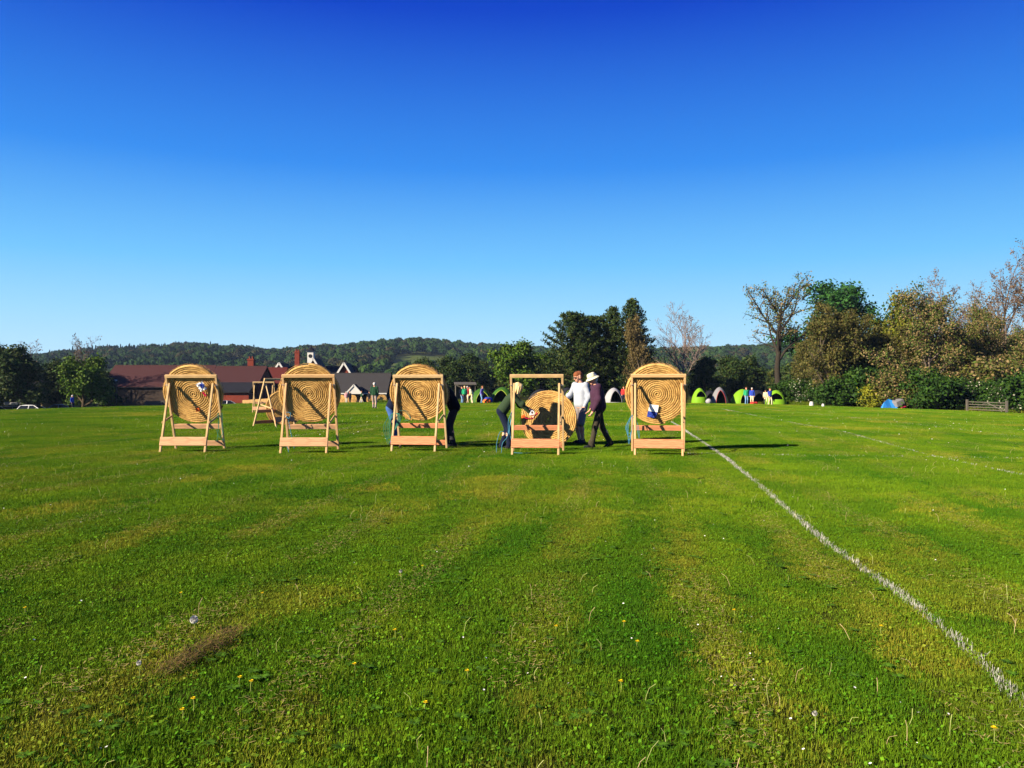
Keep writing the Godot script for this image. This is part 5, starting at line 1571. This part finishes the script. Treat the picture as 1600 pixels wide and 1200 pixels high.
func make_buildings() -> void:
	var o := thing("brown_roofed_hall", Vector3(gx(259, 130), 0, -130), 0.0, "long brick hall with a plum-brown tiled roof at the left", "building", "buildings beyond the field")
	gable_hall(o, Vector3.ZERO, 16.6, 9.0, 1.2, 4.45, 5.0, M.cladding, M.roof_brown)
	o = thing("second_brick_hall", Vector3(gx(378, 128), 0, -128), 0.0, "brick hall with plum roof, lead lean-to and chimney right of the long hall", "building", "buildings beyond the field")
	gable_hall(o, Vector3.ZERO, 7.9, 8.0, 1.7, 4.25, 5.0, M.brick, M.roof_brown)
	chimney(o, Vector3(1.35, 3.4, -0.6), 1.0, 2.3)
	var lt := Buf.new()
	prism_into(lt, PackedVector2Array([Vector2(4.45, 1.62), Vector2(7.6, 0.15), Vector2(7.6, 0.3), Vector2(4.45, 1.78)]), Transform3D(Basis(Vector3.UP, -PI / 2), Vector3(0.1, 0, 0)) * Transform3D(Basis(Vector3.UP, 0), Vector3.ZERO), 7.4)
	var lean := put("lean_to_roof", lt.mesh(), M.slate, o)
	put("lean_to_wall", box_mesh(Vector3(6.9, 5.0, 2.6), 0.02), M.brick, lean, Transform3D(Basis(), Vector3(0.1, -2.35, 5.8)))
	o = thing("red_roofed_wing", Vector3(gx(428, 136), 0, -136), 0.0, "low wing with a red tiled roof left of the first white gable", "building", "buildings beyond the field")
	gable_hall(o, Vector3.ZERO, 4.4, 7.0, 1.6, 4.2, 5.0, M.brick, M.roof_red)
	# school house with three white gables, chimney and clock turret
	o = thing("gabled_school_house", Vector3(gx(494, 150), 0, -150), 0.0, "dark-roofed school house with white bargeboards and a white clock turret", "building", "buildings beyond the field")
	gable_hall(o, Vector3.ZERO, 15.5, 8.0, 2.0, 4.75, 6.0, M.brick, M.slate)
	for q in [[437, 2.9, 2.2, 567.5], [490, 2.7, 2.2, 560.5], [538, 2.6, 2.1, 567.5]]:
		var top: float = 1.5 + (600.0 - q[3]) * 145.0 / F
		white_gable(o, Vector3(gx(q[0], 145) - gx(494, 150), top - q[2], 5.0), q[1], q[2], 5.0, 6.0)
	chimney(o, Vector3(gx(466, 150) - gx(494, 150), 3.6, 0.5), 0.9, 4.2)
	var tw := put("clock_turret", box_mesh(Vector3(1.15, 2.1, 1.15), 0.03), M.white_paint, o, Transform3D(Basis(), Vector3(-0.3, 6.55, 2.6)))
	put("turret_cornice", box_mesh(Vector3(1.5, 0.14, 1.5), 0.03), M.white_paint, tw, Transform3D(Basis(), Vector3(0, 1.11, 0)))
	var cap := Buf.new()
	lathe_into(cap, [[1.25, 0], [0.75, 0.3], [0.28, 0.72], [0.03, 1.25]], Transform3D(Basis(Vector3.UP, PI / 4), Vector3(0, 1.18, 0)), 4)
	put("turret_roof", cap.mesh(), M.slate, tw)
	var cf := Buf.new()
	lathe_into(cf, [[0.36, 0], [0.36, 0.04], [0.002, 0.05]], Transform3D(Basis(Vector3.RIGHT, PI / 2), Vector3(0, 0.25, 0.575)), 20)
	put("clock_face", cf.mesh(), M.slate, tw)
	# cricket pavilion
	o = thing("pavilion", Vector3(gx(562, 119), 0, -119), 0.0, "low pavilion with a dark grey roof and a white gabled porch", "building", "buildings beyond the field")
	gable_hall(o, Vector3(0, 0, -1.5), 8.8, 6.5, 0.65, 3.0, 3.2, M.cladding, M.felt, 0.9)
	put("fascia", box_mesh(Vector3(9.2, 0.2, 0.08), 0.01), M.white_paint, o, Transform3D(Basis(), Vector3(0, 0.0 + 0.05, 2.72)))
	var pb := Buf.new()
	prism_into(pb, PackedVector2Array([Vector2(-1.2, 0.42), Vector2(1.2, 0.42), Vector2(0, 1.7)]), Transform3D(Basis(), Vector3(-0.15, -0.4, 3.6)), 0.1)
	var por := put("porch_gable", pb.mesh(), M.white_paint, o)
	for s in [-1, 1]:
		var a := Vector3(-0.15 + s * 1.35, -0.12, 3.0)
		var c := Vector3(-0.15, 1.36, 3.0)
		var u := (c - a).normalized()
		put("porch_roof", box_mesh(Vector3(1.9, a.distance_to(c), 0.1), 0.01), M.slate, por, Transform3D(Basis(Vector3.BACK, u, Vector3.BACK.cross(u)), (a + c) * 0.5 + Vector3(0, 0.06, -0.3)))
		put("bargeboard", box_mesh(Vector3(0.1, a.distance_to(c) + 0.1, 0.2), 0.01), M.white_paint, por, Transform3D(Basis(Vector3.BACK, u, Vector3.BACK.cross(u)), (a + c) * 0.5 + Vector3(0, 0, 0.72)))
		put("porch_post", box_mesh(Vector3(0.14, 3.0, 0.14), 0.01), M.white_paint, por, Transform3D(Basis(), Vector3(-0.15 + s * 1.1, -1.5, 3.6)))
	put("white_door", box_mesh(Vector3(0.9, 2.2, 0.1), 0.01), M.white_paint, o, Transform3D(Basis(), Vector3(3.95, -1.1, 1.85)))

func make_trees() -> void:
	var wood := Color(0.05, 0.037, 0.027)
	var grey := Color(0.10, 0.08, 0.066)
	var green := [Color(0.018, 0.046, 0.007), Color(0.028, 0.062, 0.009), Color(0.013, 0.034, 0.007)]
	var bright := [Color(0.042, 0.085, 0.007), Color(0.028, 0.065, 0.007), Color(0.058, 0.095, 0.010)]
	var dark := [Color(0.014, 0.031, 0.009), Color(0.022, 0.044, 0.010), Color(0.036, 0.050, 0.012)]
	var olive := [Color(0.060, 0.062, 0.016), Color(0.042, 0.050, 0.012), Color(0.088, 0.074, 0.024)]
	var bronze := [Color(0.13, 0.095, 0.040), Color(0.080, 0.090, 0.020), Color(0.050, 0.080, 0.014), Color(0.17, 0.125, 0.062)]
	var bud := [Color(0.12, 0.08, 0.045), Color(0.09, 0.06, 0.04)]
	var cyp := [Color(0.015, 0.032, 0.009), Color(0.024, 0.042, 0.010), Color(0.044, 0.058, 0.012)]
	var leafy_spec := {"h": 10.0, "r": 0.28, "first": 0.16, "kids": [9, 6, 4], "angle": [1.0, 0.75, 0.7], "ratio": [0.62, 0.5, 0.5], "rise": 0.12, "wiggle": 0.16, "leaves": 46, "clump": 0.95, "leaf": 0.24, "tones": green, "wood": wood}
	var mk := func(over: Dictionary) -> Array:
		var s := leafy_spec.duplicate()
		s.merge(over, true)
		return tree_meshes(s)
	# bronze-leaved oak standing free, with the thick twin trunk
	var oak: Array = mk.call({"h": 15.0, "r": 0.38, "first": 0.42, "kids": [9, 8, 6], "angle": [0.85, 0.75, 0.8], "ratio": [0.62, 0.52, 0.45], "rise": 0.10, "wiggle": 0.2, "leaves": 7, "clump": 0.45, "leaf": 0.13, "tones": bronze, "wood": Color(0.030, 0.025, 0.021), "twig": 0.012, "trunk": 0.66, "broad": 1.0})
	plant_tree("oak_tree", oak, on(1214, 86.0), "tall open oak with a bare forked trunk behind the lime tents", 0.6)
	var syc: Array = mk.call({"h": 17.8, "r": 0.36, "first": 0.5, "kids": [9, 6, 4], "angle": [1.15, 0.8, 0.7], "ratio": [0.46, 0.5, 0.5], "rise": 0.04, "leaves": 48, "clump": 1.05, "leaf": 0.24, "broad": 1.2, "tones": [Color(0.018, 0.060, 0.014), Color(0.028, 0.085, 0.018), Color(0.012, 0.04, 0.012)]})
	plant_tree("dark_green_tree", syc, on(1306, 101.0), "dark glossy green tree rising above the others right of the oak", 0.0)
	var thorn: Array = mk.call({"h": 10.2, "r": 0.2, "stems": 3, "lean": 0.2, "first": 0.1, "kids": [9, 7, 4], "angle": [0.7, 0.6, 0.6], "ratio": [0.58, 0.5, 0.5], "rise": 0.2, "leaves": 26, "clump": 0.5, "leaf": 0.13, "tones": olive, "wood": grey, "twig": 0.009, "broad": 0.95})
	plant_tree("olive_thorn_tree", thorn, on(1305, 74.0), "twiggy olive-brown tree in front of the dark green tree", 1.0)
	var yel: Array = mk.call({"h": 12.5, "leaves": 40, "tones": [Color(0.085, 0.098, 0.009), Color(0.055, 0.075, 0.008), Color(0.11, 0.11, 0.014)], "broad": 0.8})
	plant_tree("yellow_green_tree", yel, on(1398, 79.0), "yellow-green tree between the olive tree and the bronze oak", 2.0)
	var brz: Array = mk.call({"h": 12.2, "r": 0.3, "first": 0.1, "kids": [10, 7, 5], "angle": [0.95, 0.7, 0.7], "ratio": [0.6, 0.5, 0.46], "leaves": 46, "clump": 0.8, "leaf": 0.145, "tones": bronze + [Color(0.035, 0.05, 0.012)], "wood": grey, "broad": 1.0})
	plant_tree("bronze_oak_tree", brz, on(1445, 69.0), "wide oak with bronze young leaves at the right", 0.4)
	plant_tree("bronze_oak_tree", brz, on(-75, 113.0), "bronze oak just past the left border, shading the long roof", 1.6, 1.2)
	plant_tree("bronze_oak_tree", brz, on(1555, 72.0), "second bronze oak near the right edge behind the gate", 2.6, 0.82)
	plant_tree("bronze_oak_tree", brz, on(1500, 75.0), "bronze oak between the wide oak and the gate", 4.2, 0.92)
	plant_tree("bronze_oak_tree", brz, on(1612, 68.0), "bronze oak at the very right border", 5.1, 0.80)
	plant_tree("bronze_oak_tree", brz, on(1425, 80.0), "bronze oak standing behind the wide oak, left of it", 3.3, 1.02)
	plant_tree("bronze_oak_tree", brz, on(1528, 80.0), "bronze oak behind the gate, below the slender budding tree", 0.9, 0.82)
	plant_tree("bronze_oak_tree", brz, on(1585, 77.0), "bronze oak below the tall budding tree", 5.6, 0.78)
	plant_tree("olive_thorn_tree", thorn, on(1268, 79.0), "olive-brown tree just right of the open oak's trunk", 4.4, 0.72)
	plant_tree("olive_thorn_tree", thorn, on(1340, 79.0), "olive-brown tree below the right of the dark green tree", 5.2, 0.98)
	plant_tree("olive_thorn_tree", thorn, on(1372, 76.0), "olive-brown tree left of the wide bronze oak", 3.0, 0.82)
	var bare: Array = mk.call({"h": 17.5, "r": 0.22, "first": 0.3, "kids": [12, 9, 7], "angle": [0.6, 0.6, 0.6], "ratio": [0.5, 0.5, 0.5], "rise": 0.22, "wiggle": 0.12, "leaves": 3, "clump": 0.3, "leaf": 0.13, "tones": bud, "wood": Color(0.13, 0.095, 0.08), "twig": 0.014, "broad": 1.1})
	plant_tree("budding_tree", bare, on(1574, 80.0), "tall thin budding tree at the right edge of the picture", 0.0, 1.02)
	plant_tree("budding_tree", bare, on(1478, 84.0), "thin budding tree rising behind the wide bronze oak", 2.0, 0.92)
	plant_tree("budding_tree", bare, on(1612, 78.0), "tall budding tree just at the right border", 4.0, 1.03)
	plant_tree("budding_tree", bare, on(1530, 90.0), "slender budding tree between the two thin trees", 1.2, 0.93)
	# conifers in the middle
	var con: Array = conifer_meshes({"h": 11.2, "r": 0.3, "wide": 9.6, "n": 170, "leaves": 95, "clump": 0.75, "leaf": 0.15, "tones": cyp, "wood": wood, "taper": 0.42, "rise": 0.5})
	plant_tree("cypress_tree", con, on(897, 97.0), "broad dark cypress at the left of the conifer group", 0.0)
	plant_tree("cypress_tree", con, on(927, 100.0), "dark cypress second in the conifer group", 2.1, 0.99)
	var spire: Array = conifer_meshes({"h": 12.8, "r": 0.28, "wide": 7.2, "n": 160, "leaves": 80, "clump": 0.65, "leaf": 0.15, "tones": cyp, "wood": wood, "taper": 0.62, "rise": 0.45})
	plant_tree("cypress_tree", spire, on(957, 99.0), "narrow pointed cypress between the broad ones", 1.0, 0.96)
	plant_tree("cypress_tree", spire, on(988, 98.0), "tallest cypress with a leaning top", 3.0, 1.03)
	var shrub: Array = mk.call({"h": 10.6, "r": 0.16, "stems": 3, "lean": 0.12, "first": 0.05, "kids": [12, 7, 4], "angle": [0.7, 0.6, 0.6], "ratio": [0.4, 0.5, 0.5], "rise": 0.15, "leaves": 20, "clump": 0.45, "leaf": 0.12, "tones": [Color(0.095, 0.07, 0.026), Color(0.07, 0.055, 0.02), Color(0.12, 0.095, 0.042)], "wood": grey, "twig": 0.009, "broad": 0.62})
	plant_tree("straw_brown_tree", shrub, on(1007, 91.0), "straw-brown twiggy tree before the tallest cypress", 0.5)
	var birch: Array = mk.call({"h": 12.8, "r": 0.15, "first": 0.22, "kids": [14, 9, 7], "angle": [0.65, 0.55, 0.6], "ratio": [0.52, 0.5, 0.5], "rise": 0.26, "wiggle": 0.12, "leaves": 1, "clump": 0.3, "leaf": 0.09, "tones": bud, "wood": Color(0.17, 0.13, 0.12), "twig": 0.013, "broad": 1.45})
	plant_tree("bare_tree", birch, on(1064, 95.0), "bare pinkish-grey tree right of the conifers, before open sky", 0.0)
	# broadleaf trees, middle and left
	var broad: Array = mk.call({"h": 9.6, "r": 0.34, "first": 0.14, "kids": [10, 6, 4], "leaves": 60, "clump": 1.05, "leaf": 0.26, "tones": bright, "broad": 1.05})
	plant_tree("broadleaf_tree", broad, on(802, 112.0), "fresh green round tree behind the bending woman", 0.0)
	plant_tree("broadleaf_tree", broad, on(845, 118.0), "fresh green tree left of the broad cypress", 2.0, 0.86)
	plant_tree("broadleaf_tree", broad, on(130, 96.0), "rounded green tree beside the parked cars", 1.0, 0.80)
	plant_tree("broadleaf_tree", broad, on(327, 160.0), "small round tree showing above the plum roof", 3.0, 0.98)
	var dull: Array = mk.call({"h": 9.5, "leaves": 48, "clump": 1.0, "leaf": 0.26, "tones": dark, "broad": 1.0})
	for q in [[665, 124.0, 0.82, "dull green tree right of the middle butt"], [700, 118.0, 0.80, "dark tree behind the grey shelter"], [735, 126.0, 0.92, "dark tree left of the fresh green round tree"], [640, 135.0, 0.72, "dull tree behind the middle butt"], [1100, 105.0, 0.72, "low dark tree right of the bare tree"], [1140, 112.0, 0.80, "dull green tree left of the oak"], [1180, 118.0, 0.88, "dull green tree behind the wide lime tent"], [1255, 108.0, 0.85, "dark tree just right of the oak trunk"], [40, 98.0, 1.0, "dark tree behind the cars at the left"], [-5, 104.0, 1.08, "dark tree at the left edge"], [-50, 98.0, 1.05, "dark tree just past the left border"], [85, 106.0, 0.86, "dark tree behind the rounded green tree"], [104, 123.0, 1.02, "dark tree below the bare round-headed tree"], [165, 104.0, 0.66, "dark tree at the corner of the long hall"]]:
		plant_tree("dark_tree", dull, on(q[0], q[1]), q[3], rng.randf() * 6.0, q[2])
	var thin: Array = mk.call({"h": 12.0, "r": 0.2, "first": 0.3, "kids": [9, 7, 5], "angle": [0.8, 0.6, 0.6], "ratio": [0.55, 0.5, 0.5], "rise": 0.18, "leaves": 2, "clump": 0.35, "leaf": 0.14, "tones": bud, "wood": Color(0.13, 0.11, 0.11), "twig": 0.014})
	plant_tree("bare_winter_tree", thin, on(116, 121.0), "bare round-headed tree above the wood at the left", 0.0, 1.06)
	plant_tree("bare_winter_tree", thin, on(45, 118.0), "half-bare tree at the left edge", 2.0, 0.98)
	# shrubs along the right hedge
	var bush: Array = mk.call({"h": 3.2, "r": 0.06, "stems": 5, "lean": 0.35, "first": 0.05, "kids": [6, 5, 3], "angle": [0.8, 0.7, 0.7], "ratio": [0.6, 0.5, 0.5], "leaves": 22, "clump": 0.5, "leaf": 0.13, "tones": green, "broad": 1.1})
	var may: Array = mk.call({"h": 3.6, "r": 0.06, "stems": 5, "lean": 0.35, "first": 0.05, "kids": [6, 5, 3], "angle": [0.8, 0.7, 0.7], "ratio": [0.6, 0.5, 0.5], "leaves": 22, "clump": 0.5, "leaf": 0.12, "tones": [green[0], green[1], green[2], green[0], green[1], green[2], green[0], Color(0.32, 0.32, 0.26)], "broad": 1.15})
	var yew: Array = mk.call({"h": 2.6, "r": 0.06, "stems": 4, "lean": 0.35, "first": 0.05, "kids": [6, 5, 3], "angle": [0.8, 0.7, 0.7], "ratio": [0.6, 0.5, 0.5], "leaves": 22, "clump": 0.5, "leaf": 0.13, "tones": [Color(0.16, 0.16, 0.012), Color(0.11, 0.125, 0.012)], "broad": 1.1})
	var brown: Array = mk.call({"h": 3.4, "r": 0.06, "stems": 6, "lean": 0.4, "first": 0.05, "kids": [7, 6, 4], "angle": [0.8, 0.7, 0.7], "ratio": [0.6, 0.5, 0.5], "leaves": 8, "clump": 0.4, "leaf": 0.12, "tones": olive + bronze, "wood": grey, "twig": 0.008, "broad": 1.1})
	var B := [[1238, 80.0, bush, 0.9, "green shrub at the foot of the oak trunk"], [1262, 78.0, may, 0.85, "hawthorn with white blossom below the olive tree"], [1290, 74.0, bush, 0.7, "green shrub under the olive tree"], [1322, 73.0, brown, 1.0, "brown twiggy shrub right of the white tub"], [1352, 70.0, bush, 1.25, "green shrub left of the trailer"], [1372, 68.5, yew, 1.0, "yellow-leaved shrub just above the blue tarpaulin"], [1405, 67.0, brown, 1.15, "bronze shrub behind the trailer"], [1440, 66.0, bush, 1.2, "green shrub below the bronze oak"], [1475, 65.0, bush, 1.05, "low green shrub left of the gate"], [1510, 65.5, may, 0.85, "hawthorn in white blossom above the gate"], [1550, 63.5, bush, 0.9, "dark green shrub behind the gate"], [1585, 62.0, may, 0.8, "hawthorn with sparse blossom at the right edge"], [1625, 61.0, bush, 1.2, "green shrub beyond the right border"], [1532, 68.0, brown, 1.6, "tall bronze shrub above the gate hawthorn"], [1600, 66.0, bush, 1.45, "tall green shrub at the right edge"], [1425, 71.0, bush, 1.3, "tall shrub in the shade of the bronze oak"], [1345, 76.0, brown, 1.6, "tall brown shrub between the olive tree and the bronze oak"], [1490, 69.0, brown, 1.4, "bronze shrub between the oak and the gate hawthorn"], [1568, 67.0, bush, 1.3, "green shrub between the gate and the second bronze oak"]]
	for q in B:
		plant_tree("hedge_shrub", q[2], on(q[0], q[1]), q[4], rng.randf() * 6.0, q[3], "shrub", "shrubs along the right hedge")
	# rough grass at the hedge foot
	var rough := blade_patch(1.6, 900, 0.2, 0.55, 0.03, true, 0)
	var pl := []
	var cl := PackedColorArray()
	for k in 260:
		var d := rng.randf_range(52.0, 80.0)
		var x := 41.0 + (60.0 - d) * 0.75 + rng.randf_range(-0.6, 3.5)
		pl.append(Transform3D(Basis(Vector3.UP, rng.randf() * TAU).scaled(Vector3(1, rng.randf_range(0.6, 1.3), 1)), Vector3(x, ground_y(x, -d), -d)))
		cl.append(G_LUSH.lerp(G_DRY, rng.randf() * 0.5) * 0.8)
	for k in 260:
		var x := rng.randf_range(-70.0, 24.0)
		var d := rng.randf_range(87.0, 94.0) if x > -16.0 else rng.randf_range(104.0, 114.0)
		if x > -28.0 and x < -16.0: continue
		pl.append(Transform3D(Basis(Vector3.UP, rng.randf() * TAU).scaled(Vector3(1, rng.randf_range(0.6, 1.2), 1)), Vector3(x, ground_y(x, -d), -d)))
		cl.append(G_LUSH.lerp(G_DRY, rng.randf() * 0.4) * 0.7)
	scatter("rough_grass", rough, M.grass, pl, cl, "long uncut grass along the foot of the hedges", "grass")
	# woodland that reads as one mass behind the field, and the wooded hill
	pl = []
	cl = PackedColorArray()
	var dull_crown: Mesh = dull[1]
	for k in 340:
		var px := rng.randf_range(-150.0, 1750.0)
		var d := rng.randf_range(140.0, 260.0)
		if px > 160.0 and px < 625.0 and d < 185.0: continue
		var f := rng.randf_range(0.75, 1.05)
		if px > 560.0 and px < 720.0: f *= 0.72
		if px > 160.0 and px < 560.0: f *= 0.6
		if px > 1020.0 and px < 1140.0: f *= 0.8
		pl.append(Transform3D(Basis(Vector3.UP, rng.randf() * TAU).scaled(Vector3(f * 1.2, f, f * 1.2)), on(px, d)))
		var g := rng.randf_range(0.8, 2.0)
		cl.append(Color(g * rng.randf_range(0.9, 1.5), g, g * 0.9))
	scatter("background_woodland", dull_crown, M.leaf, pl, cl, "dark woodland mass behind the field and buildings", "woodland")
	var far_a := far_crown(false)
	var far_b := far_crown(true)
	var sets := [[], []]
	var cs := [PackedColorArray(), PackedColorArray()]
	for k in 9000:
		var px := rng.randf_range(-220.0, 1820.0)
		var d := 300.0 + 660.0 * sqrt(rng.randf())
		var x := gx(px, d)
		if px > 612.0 and px < 705.0 and d > 430.0 and d < 600.0: continue      # an open field on the slope
		var firs := px < 470.0 and d > 720.0 and noise_b.get_noise_2d(x * 0.1, d * 0.1) > -0.05
		var f := rng.randf_range(5.5, 9.5) if not firs else rng.randf_range(5.5, 8.0)
		var p := Vector3(x, ground_y(x, -d) - 0.5, -d)
		var q := 1 if firs else 0
		sets[q].append(Transform3D(Basis(Vector3.UP, rng.randf() * TAU).scaled(Vector3(f * (0.6 if firs else 1.0), f * rng.randf_range(0.85, 1.2), f * (0.6 if firs else 1.0))), p))
		var g := rng.randf_range(0.65, 1.3)
		var c := Color(0.011, 0.024, 0.010) if firs else Color(0.018, 0.039, 0.011)
		if not firs and rng.randf() < 0.22: c = Color(0.034, 0.033, 0.014)
		if not firs and px > 480.0 and rng.randf() < 0.35: c = Color(0.026, 0.052, 0.010)
		cs[q].append(Color(c.r * g, c.g * g, c.b * g))
	scatter("hill_woodland", far_a, M.far_leaf, sets[0], cs[0], "mixed wood covering the far hill", "woodland")
	scatter("hill_fir_wood", far_b, M.far_leaf, sets[1], cs[1], "dark fir wood along the left crest of the hill", "woodland")
func far_crown(fir: bool) -> ArrayMesh:
	var b := Buf.new()
	for k in 260:
		var p: Vector3
		var o: Vector3
		if fir:
			var t := rng.randf()
			var a := rng.randf() * TAU
			o = Vector3(cos(a), 0.5, sin(a)).normalized()
			p = Vector3(cos(a) * 0.42 * (1.0 - t) * rng.randf_range(0.6, 1.1), 0.1 + t * 1.15, sin(a) * 0.42 * (1.0 - t) * rng.randf_range(0.6, 1.1))
		else:
			o = Vector3(rng.randfn(), absf(rng.randfn()) * 0.9 - 0.25, rng.randfn()).normalized()
			var bump := 0.85 + 0.3 * noise.get_noise_3d(o.x * 90.0, o.y * 90.0, o.z * 90.0)
			p = Vector3(0, 0.55, 0) + o * Vector3(0.60, 0.5, 0.60) * bump * rng.randf_range(0.82, 1.03)
		var g := rng.randf_range(0.7, 1.3)
		leaf_into(b, p, o * 1.6, rng.randf_range(0.12, 0.26), Color(g, g, g), 1.3)
	return b.mesh()

func _ready() -> void:
	rng.seed = 20240519
	noise.seed = 11
	noise.frequency = 0.05
	noise_b.seed = 29
	noise_b.frequency = 0.07
	var t0 := Time.get_ticks_msec()
	make_sky()
	make_materials()
	M.stalk_green = flat(0.16, 0.20, 0.05, 0.7)
	M.crimson_cloth = flat(0.20, 0.025, 0.03, 0.9)
	make_ground()
	make_meadow()
	make_buildings()
	print("structure ", Time.get_ticks_msec() - t0)
	make_trees()
	print("trees ", Time.get_ticks_msec() - t0)
	lay_grass()
	make_lines()
	print("grass ", Time.get_ticks_msec() - t0)
	make_archery()
	print("archery ", Time.get_ticks_msec() - t0)
	make_people()
	print("people ", Time.get_ticks_msec() - t0)
	make_camp()
	make_weeds()
	print("done ", Time.get_ticks_msec() - t0)
